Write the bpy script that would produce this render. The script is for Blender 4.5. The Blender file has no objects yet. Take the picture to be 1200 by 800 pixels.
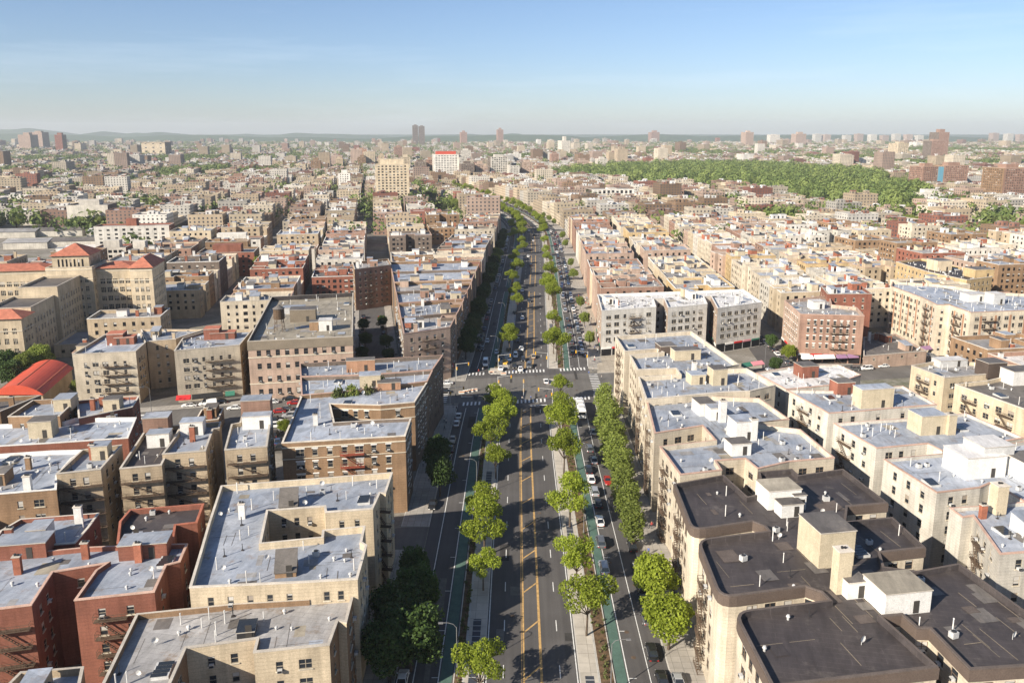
import bpy, math, random
import numpy as np
from mathutils import Vector

R = random.Random(7)
C = bpy.context.scene.collection
SC = bpy.context.scene
rad = math.radians

# ------------------------------------------------------------ camera, sky, sun, exposure
CAM_H = 84.6
F, CX, CY = 933.0, 600.0, 345.0          # focal length and optical centre in photo pixels (1200 x 800)
PITCH, YAW = rad(11.45), rad(0.307)
cd = bpy.data.cameras.new('camera'); cam = bpy.data.objects.new('camera', cd); C.objects.link(cam)
cam.location = (0, 0, CAM_H); cam.rotation_euler = (rad(90) - PITCH, 0, YAW)
cd.sensor_width = 36; cd.lens = 36 * F / 1200; cd.shift_y = -(400 - CY) / 1200
cd.clip_start = 1; cd.clip_end = 80000
SC.camera = cam

SUN_EL = rad(28.5); SH = rad(42)           # sun elevation; direction the shadows fall (from +X towards +Y)
w = bpy.data.worlds.new('World'); SC.world = w; w.use_nodes = True
nt = w.node_tree; nt.nodes.clear()
out = nt.nodes.new('ShaderNodeOutputWorld'); bg = nt.nodes.new('ShaderNodeBackground'); sky = nt.nodes.new('ShaderNodeTexSky')
sky.sky_type = 'NISHITA'; sky.sun_disc = False; sky.sun_elevation = SUN_EL
sky.sun_rotation = math.atan2(-math.cos(SH), -math.sin(SH))
sky.altitude = 0; sky.air_density = 1.0; sky.dust_density = 0.45; sky.ozone_density = 2.6
bg.inputs[1].default_value = 0.058
# thin high cloud streaks mixed over the sky colour
tc = nt.nodes.new('ShaderNodeTexCoord'); mp = nt.nodes.new('ShaderNodeMapping'); nz = nt.nodes.new('ShaderNodeTexNoise')
mp.inputs['Scale'].default_value = (1.5, 1.5, 16.0); mp.inputs['Rotation'].default_value = (0.0, 0.10, 0.2)
nz.inputs['Scale'].default_value = 1.7; nz.inputs['Detail'].default_value = 7; nz.inputs['Roughness'].default_value = 0.62
cr = nt.nodes.new('ShaderNodeValToRGB'); cr.color_ramp.elements[0].position = 0.50; cr.color_ramp.elements[1].position = 0.85
cr.color_ramp.elements[0].color = (0, 0, 0, 1); cr.color_ramp.elements[1].color = (0.24, 0.24, 0.24, 1)
tint = nt.nodes.new('ShaderNodeMixRGB'); tint.blend_type = 'MULTIPLY'; tint.inputs[0].default_value = 1; tint.inputs[2].default_value = (1, 1, 1, 1)
sp_ = nt.nodes.new('ShaderNodeSeparateXYZ'); tr0 = nt.nodes.new('ShaderNodeValToRGB'); tr0.color_ramp.elements[0].color = (.93, 1.01, 1.27, 1); tr0.color_ramp.elements[1].color = (.95, .96, 1.0, 1); e_ = tr0.color_ramp.elements.new(.10); e_.color = (.97, 1.00, 1.10, 1); tr0.color_ramp.elements[1].position = .30; tr0.color_ramp.elements[0].position = 0
mx = nt.nodes.new('ShaderNodeMixRGB'); mx.inputs[2].default_value = (9.5, 10.6, 12.0, 1)
nt.links.new(tc.outputs['Generated'], mp.inputs[0]); nt.links.new(mp.outputs[0], nz.inputs['Vector'])
nt.links.new(nz.outputs['Fac'], cr.inputs[0]); nt.links.new(cr.outputs[0], mx.inputs[0])
nt.links.new(tc.outputs['Generated'], sp_.inputs[0]); nt.links.new(sp_.outputs[2], tr0.inputs[0]); nt.links.new(tr0.outputs[0], tint.inputs[2]); nt.links.new(sky.outputs[0], tint.inputs[1]); nt.links.new(tint.outputs[0], mx.inputs[1]); nt.links.new(mx.outputs[0], bg.inputs[0]); nt.links.new(bg.outputs[0], out.inputs[0])
sd = bpy.data.lights.new('sun', 'SUN'); sun = bpy.data.objects.new('sun', sd); C.objects.link(sun)
sd.energy = 5.0; sd.angle = rad(0.53); sd.color = (1.0, 0.90, 0.76)
sdir = Vector((math.cos(SH) * math.cos(SUN_EL), math.sin(SH) * math.cos(SUN_EL), -math.sin(SUN_EL)))
sun.rotation_euler = sdir.to_track_quat('-Z', 'Y').to_euler(); sun.location = (-100, -80, 200)
SC.view_settings.view_transform = 'Standard'; SC.view_settings.look = 'None'
SC.view_settings.exposure = 0.97; SC.view_settings.gamma = 1; SC.view_settings.use_curve_mapping = False
SC.cycles.volume_bounces = 0; SC.cycles.max_bounces = 5; SC.cycles.diffuse_bounces = 3
SC.cycles.transparent_max_bounces = 8; SC.cycles.use_denoising = True

# ------------------------------------------------------------ survey: photo point at a known height -> metres
def at(x, y, z=0.0):
    a = (x - CX) / F; b = (y - CY) / F
    dy = math.cos(PITCH) - b * math.sin(PITCH); dz = -math.sin(PITCH) - b * math.cos(PITCH)
    t = (z - CAM_H) / dz
    X, Y = a * t, dy * t
    c, s = math.cos(YAW), math.sin(YAW)
    return (X * c - Y * s, X * s + Y * c)

# the avenue's centre line drifts right beyond the crossing, then bends away to the left
CT = [(-200, 0), (240, 0), (300, 3), (400, 5), (488, 8), (600, 10.5), (690, 11.5), (740, 9.5), (830, -3), (915, -19), (1076, -60), (1178, -90), (1500, -188), (2400, -470)]
_cy = np.arange(-200, 2400, 10.0)
_cx = np.interp(_cy, [p[0] for p in CT], [p[1] for p in CT])
_k = np.ones(9) / 9; _cx = np.convolve(np.pad(_cx, 4, mode='edge'), _k, mode='valid')
def cen(Y): return float(np.interp(Y, _cy, _cx))

# ------------------------------------------------------------ materials
M = {}
def nodes(name):
    m = bpy.data.materials.new(name); m.use_nodes = True
    return m, m.node_tree, m.node_tree.nodes['Principled BSDF']
def N(nt, t, **kw):
    n = nt.nodes.new(t)
    for k, v in kw.items():
        if k in n.inputs: n.inputs[k].default_value = v
        else: setattr(n, k, v)
    return n
def mathn(nt, op, a, b=None):
    n = nt.nodes.new('ShaderNodeMath'); n.operation = op
    for i, v in enumerate((a, b)):
        if v is None: continue
        if isinstance(v, (int, float)): n.inputs[i].default_value = v
        else: nt.links.new(v, n.inputs[i])
    return n.outputs[0]
def mixc(nt, fac, c1, c2, blend='MIX'):
    n = nt.nodes.new('ShaderNodeMixRGB'); n.blend_type = blend
    for i, v in enumerate((fac, c1, c2)):
        if isinstance(v, (int, float)): n.inputs[i].default_value = v
        elif isinstance(v, tuple): n.inputs[i].default_value = (*v[:3], 1)
        else: nt.links.new(v, n.inputs[i])
    return n.outputs[0]
def ramp(nt, src, p0, p1, c0=0.0, c1=1.0):
    n = nt.nodes.new('ShaderNodeMapRange'); n.inputs[1].default_value = p0; n.inputs[2].default_value = p1
    n.inputs[3].default_value = c0; n.inputs[4].default_value = c1; nt.links.new(src, n.inputs[0]); return n.outputs[0]
def noise(nt, vec, scale, detail=3, rough=0.55, dims=None):
    n = nt.nodes.new('ShaderNodeTexNoise'); n.inputs['Scale'].default_value = scale
    n.inputs['Detail'].default_value = detail; n.inputs['Roughness'].default_value = rough
    if vec is not None: nt.links.new(vec, n.inputs['Vector'])
    return n.outputs['Fac']
def geo(nt): return nt.nodes.new('ShaderNodeNewGeometry').outputs['Position']
def scaled(nt, vec, s):
    n = nt.nodes.new('ShaderNodeMapping'); n.inputs['Scale'].default_value = s; nt.links.new(vec, n.inputs[0]); return n.outputs[0]

def flat(name, col, rough=0.7, metal=0.0, spec=0.3):
    m, nt, b = nodes(name)
    b.inputs['Base Color'].default_value = (*col, 1); b.inputs['Roughness'].default_value = rough
    b.inputs['Metallic'].default_value = metal; b.inputs['Specular IOR Level'].default_value = spec
    M[name] = m; return m
def weathered(name, col, amp=0.3, scale=0.35, rough=0.85, objvar=0.25, streak=0.0, courses=False):
    """A solid stone, brick or paint colour with blotches, grain and a tone of its own for every object."""
    m, nt, b = nodes(name)
    g = geo(nt)
    c = mixc(nt, ramp(nt, noise(nt, g, scale, 4), 0.3, 0.7), tuple(v * (1 - amp) for v in col), tuple(min(1, v * (1 + amp * 0.6)) for v in col))
    fine = ramp(nt, noise(nt, g, 5.0, 2, 0.7), 0.3, 0.7, 0.82, 1.12)
    c = mixc(nt, 1.0, c, fine, 'MULTIPLY')
    if streak:
        st = ramp(nt, noise(nt, scaled(nt, g, (1.1, 1.1, 0.06)), 1.0, 4), 0.45, 0.75, 1.0, 1.0 - streak)
        c = mixc(nt, 1.0, c, st, 'MULTIPLY')
    if courses:
        w_ = nt.nodes.new('ShaderNodeTexWave'); w_.bands_direction = 'Z'; w_.inputs['Scale'].default_value = 0.55; w_.inputs['Distortion'].default_value = 0
        nt.links.new(g, w_.inputs[0]); c = mixc(nt, 1.0, c, ramp(nt, w_.outputs['Fac'], 0.0, 0.15, 0.86, 1.0), 'MULTIPLY')
    if objvar:
        oi = nt.nodes.new('ShaderNodeObjectInfo')
        c = mixc(nt, 1.0, c, ramp(nt, oi.outputs['Random'], 0, 1, 1 - objvar, 1 + objvar * 0.5), 'MULTIPLY')
    nt.links.new(c, b.inputs['Base Color']); b.inputs['Roughness'].default_value = rough; b.inputs['Specular IOR Level'].default_value = 0.2
    M[name] = m; return m
def roofing(name, c1, c2, stain, stain_amt, rough=0.6, seam=0.8):
    """Rolled roofing: strips with seams, patches, rust and ponding stains."""
    m, nt, b = nodes(name)
    g = geo(nt)
    oi = nt.nodes.new('ShaderNodeObjectInfo')
    rot = nt.nodes.new('ShaderNodeMapping'); rot.inputs['Rotation'].default_value = (0, 0, rad(10)); nt.links.new(g, rot.inputs[0])
    br = nt.nodes.new('ShaderNodeTexBrick'); nt.links.new(rot.outputs[0], br.inputs[0])
    br.inputs['Color1'].default_value = (*c1, 1); br.inputs['Color2'].default_value = (*[v * 0.93 for v in c1], 1)
    br.inputs['Mortar'].default_value = (*[v * seam for v in c1], 1)
    br.inputs['Scale'].default_value = 1; br.inputs['Brick Width'].default_value = 9.0; br.inputs['Row Height'].default_value = 1.05
    br.inputs['Mortar Size'].default_value = 0.035
    n1 = noise(nt, g, 0.11, 5, 0.6)
    c = mixc(nt, ramp(nt, n1, 0.36, 0.66), br.outputs[0], c2)
    n2 = noise(nt, g, 0.33, 6, 0.7)
    c = mixc(nt, ramp(nt, n2, 0.565, 0.70, 0, stain_amt), c, stain)
    n3 = noise(nt, scaled(nt, rot.outputs[0], (1, 0.25, 1)), 0.9, 5, 0.7)
    c = mixc(nt, 1.0, c, ramp(nt, n3, 0.3, 0.7, 0.74, 1.16), 'MULTIPLY')
    vo = nt.nodes.new('ShaderNodeTexVoronoi'); vo.inputs['Scale'].default_value = .14; nt.links.new(scaled(nt, rot.outputs[0], (1, 1.6, 1)), vo.inputs['Vector']); c = mixc(nt, 1.0, c, ramp(nt, vo.outputs['Color'], 0, 1, .84, 1.14), 'MULTIPLY')
    c = mixc(nt, 1.0, c, ramp(nt, noise(nt, g, 7, 2), 0.3, 0.7, 0.9, 1.08), 'MULTIPLY')
    c = mixc(nt, 1.0, c, ramp(nt, oi.outputs['Random'], 0, 1, 0.80, 1.12), 'MULTIPLY')
    nt.links.new(c, b.inputs['Base Color']); b.inputs['Roughness'].default_value = rough; b.inputs['Specular IOR Level'].default_value = 0.3
    M[name] = m; return m

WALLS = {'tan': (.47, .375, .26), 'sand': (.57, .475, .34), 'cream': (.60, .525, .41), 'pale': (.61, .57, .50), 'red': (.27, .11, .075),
         'brick': (.32, .20, .15), 'rose': (.44, .325, .255), 'brown': (.27, .175, .105), 'grey': (.54, .51, .45), 'white': (.69, .66, .60), 'orange': (.42, .24, .15), 'ochre': (.50, .37, .20), 'dusk': (.17, .135, .11)}  # last one: shade put into the colour of side walls; also plain dark walls
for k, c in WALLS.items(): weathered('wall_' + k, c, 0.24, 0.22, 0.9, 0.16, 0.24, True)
roofing('roof_silver', (.385, .41, .455), (.25, .285, .345), (.22, .15, .10), 0.75, seam=0.66)
roofing('roof_weathered', (.37, .36, .35), (.25, .245, .245), (.20, .14, .09), 0.85, seam=0.6)
roofing('roof_white', (.68, .67, .65), (.55, .54, .54), (.4, .36, .32), 0.5)
roofing('roof_black', (.066, .056, .054), (.044, .038, .039), (.15, .13, .115), 0.5, seam=1.5)
roofing('roof_tar', (.16, .145, .13), (.11, .10, .095), (.26, .22, .18), 0.5, seam=0.7)
roofing('roof_gravel', (.36, .32, .25), (.27, .24, .19), (.15, .12, .09), 0.5)
weathered('tile', (.42, .155, .10), 0.25, 0.6, 0.8, 0.1)
weathered('red_metal', (.50, .085, .05), 0.08, 0.2, 0.45, 0)
weathered('coping', (.55, .50, .43), 0.2, 0.5)
weathered('coping_pink', (.50, .34, .27), 0.2, 0.5)
weathered('coping_white', (.74, .72, .68), 0.12, 0.5)
weathered('coping_dark', (.11, .09, .08), 0.2, 0.5)
weathered('band_brown', (.105, .080, .066), 0.15, 0.3)
weathered('band_olive', (.24, .20, .15), 0.15, 0.3)
weathered('stone', (.60, .54, .43), 0.15, 0.5)
weathered('chimney_brick', (.34, .13, .08), 0.3, 0.8)
weathered('white_paint', (.66, .65, .62), 0.1, 0.7, 0.7, 0.08, 0.12)
weathered('tan_paint', (.50, .43, .31), 0.12, 0.7, 0.8, 0.1, 0.15)
weathered('iron', (.12, .085, .06), 0.3, 1.0, 0.7, 0)
weathered('rust_iron', (.30, .08, .05), 0.3, 1.0, 0.7, 0)
weathered('lamp_grey', (.16, .16, .16), .15, 1, .6, 0)
weathered('galv', (.50, .50, .49), 0.15, 1.0, 0.5, 0.1)
flat('black_metal', (.03, .03, .032), 0.5)
flat('frame_light', (.30, .26, .20), 0.6); flat('frame_brown', (.14, .10, .07), 0.6)
flat('blind', (.46, .44, .40), 0.8); flat('curtain', (.28, .24, .20), 0.9)
flat('glass', (.022, .026, .032), 0.12, 0, 0.6); flat('glass_dark', (.012, .012, .014), 0.35, 0, 0.4)
flat('door_dark', (.05, .045, .04), 0.6)
weathered('wood_dark', (.12, .08, .05), 0.2, 1.0)
flat('awning_purple', (.26, .15, .25), .8); flat('awning_red', (.38, .04, .04), .8); flat('awning_green', (.04, .16, .11), .8); flat('awning_black', (.02, .02, .02), .8); flat('sign_white', (.72, .7, .66), .6); flat('sign_red', (.5, .03, .03), .6); flat('awning_pink', (.55, .22, .25), .8)
# ------------------------------------------------------------ mesh builder
class MB:
    def __init__(s, origin=(0, 0, 0)):
        s.v = []; s.f = []; s.m = []; s.mats = []; s.o = origin; s.uv = None
    def mi(s, mat):
        if mat not in s.mats: s.mats.append(mat)
        return s.mats.index(mat)
    def poly(s, pts, mat):
        n = len(s.v); o = s.o
        s.v.extend((p[0] - o[0], p[1] - o[1], p[2] - o[2]) for p in pts)
        s.f.append(tuple(range(n, n + len(pts)))); s.m.append(s.mi(mat))
    def box(s, x0, x1, y0, y1, z0, z1, mat, top=None, bottom=True):
        s.prism([(x0, y0), (x1, y0), (x1, y1), (x0, y1)], z0, z1, mat, top, bottom)
    def prism(s, pts, z0, z1, mat, top=None, bottom=True, top_pts=None):
        tp = top_pts or pts; n = len(pts)
        for i in range(n):
            a, b = pts[i], pts[(i + 1) % n]; c, d = tp[(i + 1) % n], tp[i]
            s.poly([(*a, z0), (*b, z0), (*c, z1), (*d, z1)], mat)
        s.poly([(*p, z1) for p in tp], top or mat)
        if bottom: s.poly([(*p, z0) for p in reversed(pts)], mat)
    def obox(s, cx, cy, z0, z1, lx, ly, ang, mat, top=None):
        c, sn = math.cos(ang), math.sin(ang)
        s.prism([(cx + a * lx / 2 * c - b * ly / 2 * sn, cy + a * lx / 2 * sn + b * ly / 2 * c) for a, b in ((-1, -1), (1, -1), (1, 1), (-1, 1))], z0, z1, mat, top)
    def bar(s, p, q, r, mat, sides=4, r2=None):
        p, q = Vector(p), Vector(q); d = q - p
        if d.length < 1e-6: return
        a = d.normalized(); u = a.cross(Vector((0, 0, 1)) if abs(a.z) < .9 else Vector((1, 0, 0))).normalized(); v = a.cross(u)
        r2 = r if r2 is None else r2
        ring = lambda c, rr: [c + (u * math.cos(t) + v * math.sin(t)) * rr for t in [2 * math.pi * (k + .5) / sides for k in range(sides)]]
        A, B = ring(p, r), ring(q, r2)
        for k in range(sides):
            s.poly([A[k], A[(k + 1) % sides], B[(k + 1) % sides], B[k]][::-1], mat)
        s.poly(B[::-1], mat); s.poly(A, mat)
    def mesh(s, name):
        me = bpy.data.meshes.new(name); me.from_pydata(s.v, [], s.f)
        for k in s.mats: me.materials.append(M[k])
        me.polygons.foreach_set('material_index', s.m); me.update(); return me
    def build(s, name, parent=None):
        ob = bpy.data.objects.new(name, s.mesh(name)); C.objects.link(ob)
        if parent is not None: ob.parent = parent
        else: ob.location = s.o
        return ob
def thing(name, label, cat, loc=(0, 0, 0), rot=0.0, group=None):
    o = bpy.data.objects.new(name, None); C.objects.link(o); o.location = loc; o.rotation_euler = (0, 0, rot); o.empty_display_size = 1
    o['label'] = label; o['category'] = cat
    if group: o['group'] = group
    return o
def structure(o): o['kind'] = 'structure'; return o
def stuff(o, label, cat, group=None):
    o['kind'] = 'stuff'; o['label'] = label; o['category'] = cat
    return o
def dup(root, loc, rot=0.0, label=None, group=None, scale=1.0, mats=None):
    r = root.copy(); C.objects.link(r); r.location = loc; r.rotation_euler = (0, 0, rot)
    if not isinstance(scale, tuple): scale = (scale,) * 3
    r.scale = scale
    if label: r['label'] = label
    if group: r['group'] = group
    for ch in list(root.children):
        c = ch.copy(); C.objects.link(c); c.parent = r
        for g in list(ch.children):
            d = g.copy(); C.objects.link(d); d.parent = c
    return r
def remove(root):
    for ch in list(root.children):
        for g in list(ch.children): bpy.data.objects.remove(g)
        bpy.data.objects.remove(ch)
    bpy.data.objects.remove(root)
def ordinal(n):
    W = ['', 'first', 'second', 'third', 'fourth', 'fifth', 'sixth', 'seventh', 'eighth', 'ninth', 'tenth', 'eleventh', 'twelfth', 'thirteenth', 'fourteenth', 'fifteenth', 'sixteenth', 'seventeenth', 'eighteenth', 'nineteenth', 'twentieth']
    if n < len(W): return W[n]
    return '%d%s' % (n, {1: 'st', 2: 'nd', 3: 'rd'}.get(n % 10 if n % 100 not in (11, 12, 13) else 0, 'th'))

def area(p): return sum(p[i][0] * p[(i + 1) % len(p)][1] - p[(i + 1) % len(p)][0] * p[i][1] for i in range(len(p))) / 2
def ccw(p): return list(p) if area(p) > 0 else list(p)[::-1]
def offset(p, d):
    """Moves every side of a counter-clockwise outline inwards by d."""
    out = []; n = len(p)
    for i in range(n):
        a, b, c = p[i - 1], p[i], p[(i + 1) % n]
        e1 = Vector((b[0] - a[0], b[1] - a[1])); e2 = Vector((c[0] - b[0], c[1] - b[1]))
        if e1.length < 1e-6 or e2.length < 1e-6: out.append(b); continue
        e1.normalize(); e2.normalize()
        n1 = Vector((-e1.y, e1.x)); n2 = Vector((-e2.y, e2.x)); k = n1 + n2
        den = 1 + n1.dot(n2)
        if den < 0.25: k = n1; den = 1
        k = k * (d / den); out.append((b[0] + k.x, b[1] + k.y))
    return out
def rounded(p, corners, rad_=2.6, n=4):
    out = []
    for i, b in enumerate(p):
        if any(math.hypot(b[0] - c[0], b[1] - c[1]) < 1.0 for c in corners):
            A, B_ = Vector(p[i - 1]), Vector(p[(i + 1) % len(p)]); v = Vector(b); e1 = (A - v).normalized(); e2 = (B_ - v).normalized()
            s, e = v + e1 * rad_, v + e2 * rad_
            for k in range(n + 1):
                t = k / n; out.append(tuple(s * (1 - t)**2 + v * (2 * t * (1 - t)) + e * t**2))
        else: out.append(b)
    return out
def inside(p, x, y):
    r = False; n = len(p)
    for i in range(n):
        a, b = p[i], p[(i + 1) % n]
        if (a[1] > y) != (b[1] > y) and x < (b[0] - a[0]) * (y - a[1]) / (b[1] - a[1]) + a[0]: r = not r
    return r
def edge_dist(p, x, y):
    best = 1e9; n = len(p)
    for i in range(n):
        a, b = Vector(p[i]), Vector(p[(i + 1) % n]); q = Vector((x, y)); e = b - a
        t = max(0, min(1, (q - a).dot(e) / max(e.length_squared, 1e-9))); best = min(best, (a + e * t - q).length)
    return best
# occupancy of the ground, 3 m cells
OX, OY, OS = -900, -60, 3.0
OCC = np.zeros((700, 700), bool)
def mark(p, grow=0.0):
    xs = [a[0] for a in p]; ys = [a[1] for a in p]
    for j in range(max(0, int((min(ys) - grow - OY) / OS)), min(700, int((max(ys) + grow - OY) / OS) + 1)):
        for i in range(max(0, int((min(xs) - grow - OX) / OS)), min(700, int((max(xs) + grow - OX) / OS) + 1)):
            x, y = OX + (i + .5) * OS, OY + (j + .5) * OS
            if inside(p, x, y) or (grow and edge_dist(p, x, y) < grow): OCC[j, i] = True
def taken(p):
    k = 0; n = 0
    xs = [a[0] for a in p]; ys = [a[1] for a in p]
    for j in range(int((min(ys) - OY) / OS), int((max(ys) - OY) / OS) + 1):
        for i in range(int((min(xs) - OX) / OS), int((max(xs) - OX) / OS) + 1):
            if 0 <= i < 700 and 0 <= j < 700 and inside(p, OX + (i + .5) * OS, OY + (j + .5) * OS):
                n += 1; k += OCC[j, i]
    return k / max(n, 1)
# ------------------------------------------------------------ windows, fire escapes, roof furniture
_win = {}
def window_mesh(w, h, var, frame):
    k = (w, h, var, frame)
    if k in _win: return _win[k]
    mb = MB(); t = .07
    mb.box(-w/2 - .02, w/2 + .02, -.02, .05, 0, t, frame); mb.box(-w/2 - .02, w/2 + .02, -.02, .05, h - t, h, frame)
    mb.box(-w/2 - .02, -w/2 + t, -.02, .05, t, h - t, frame); mb.box(w/2 - t, w/2 + .02, -.02, .05, t, h - t, frame)
    mb.box(-w/2 + t, w/2 - t, -.01, .07, h * .5 - .035, h * .5 + .035, frame)
    if w > 1.4: mb.box(-.05, .05, -.015, .08, t, h - t, frame)
    zb = {0: h, 1: h * .55, 2: h * .78, 3: h * .2, 4: h}[var]
    if var == 4: mb.poly([(-w/2, .04, h/2), (w/2, .04, h/2), (w/2, .04, h), (-w/2, .04, h)], 'curtain'); zb = h / 2
    elif zb < h: mb.poly([(-w/2, .04, zb), (w/2, .04, zb), (w/2, .04, h), (-w/2, .04, h)], 'blind')
    mb.poly([(-w/2, .04, 0), (w/2, .04, 0), (w/2, .04, zb), (-w/2, .04, zb)], 'glass')
    mb.box(-w/2 - .12, w/2 + .12, -.20, -.02, -.12, 0, 'stone')
    _win[k] = mb.mesh('window'); return _win[k]
_ac = []
def ac_mesh():
    if not _ac:
        mb = MB(); mb.box(-.33, .33, -.55, 0, 0, .42, 'galv'); mb.box(-.29, .29, -.565, -.55, .04, .38, 'black_metal'); _ac.append(mb.mesh('air_conditioner'))
    return _ac[0]
def fire_escape(root, a, n, z_top, floors, fh, mat='iron', width=4.6, origin=(0, 0, 0)):
    """Balconies with rails joined by slanting stairs; a is the middle of the run on the wall, n the wall's outward normal."""
    mb = MB(origin); t = (-n[1], n[0]); W = width / 2
    P = lambda u, o, z: (a[0] + t[0] * u + n[0] * o, a[1] + t[1] * u + n[1] * o, z)
    def slab(u0, u1, o0, o1, z, th=.07):
        q = [P(u0, o0, 0)[:2], P(u1, o0, 0)[:2], P(u1, o1, 0)[:2], P(u0, o1, 0)[:2]]
        mb.prism(ccw(q), z - th, z, mat)
    for k in range(floors):
        z = z_top - k * fh
        for j in range(6): slab(-W, W, .08 + j * .18, .08 + j * .18 + .11, z)
        for hh in (.45, .95): mb.bar(P(-W, 1.1, z + hh), P(W, 1.1, z + hh), .035, mat); mb.bar(P(-W, .05, z + hh), P(-W, 1.1, z + hh), .035, mat); mb.bar(P(W, .05, z + hh), P(W, 1.1, z + hh), .035, mat)
        for j in range(9): u = -W + j * width / 8; mb.bar(P(u, 1.1, z), P(u, 1.1, z + .95), .025, mat)
        if k < floors - 1:
            for o in (.55, 1.0): mb.bar(P(-W + .7, o, z), P(W - .9, o, z - fh), .06, mat)
            for j in range(9):
                f = (j + .5) / 9; u = -W + .7 + (width - 1.6) * f; slab(u - .12, u + .12, .55, 1.0, z - fh * f, .04)
            mb.bar(P(-W + .7, 1.05, z + .8), P(W - .9, 1.05, z - fh + .8), .03, mat)
        mb.bar(P(-W, 1.0, z - .05), P(-W, .02, z - .8), .04, mat); mb.bar(P(W, 1.0, z - .05), P(W, .02, z - .8), .04, mat)
    mb.build('fire_escape', root)

def windows_on(length, zt, zb, sp):
    """Columns (centre, width) and rows (sill heights) of a wall."""
    s = sp.get('s', 3.1); m = sp.get('m', 1.6)
    n = int((length - 2 * m + s * .6) // s)
    cols = []
    if n > 0:
        r = random.Random(int(length * 100))
        step = (length - 2 * m) / n
        for i in range(n):
            wd = sp.get('w', 1.0)
            if sp.get('pairs') and (i % sp['pairs'] == 1): wd = sp.get('w2', 1.75)
            elif sp.get('mixed') and r.random() < sp['mixed']: wd = sp.get('w2', 1.8)
            if step - wd < .5: wd = step - .5
            if wd > .5: cols.append((m + step * (i + .5), wd))
    rows = []; z = zt - sp.get('top', 3.3)
    while z > zb + 1.0: rows.append(z); z -= sp.get('fh', 2.95)
    return cols, rows

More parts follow.
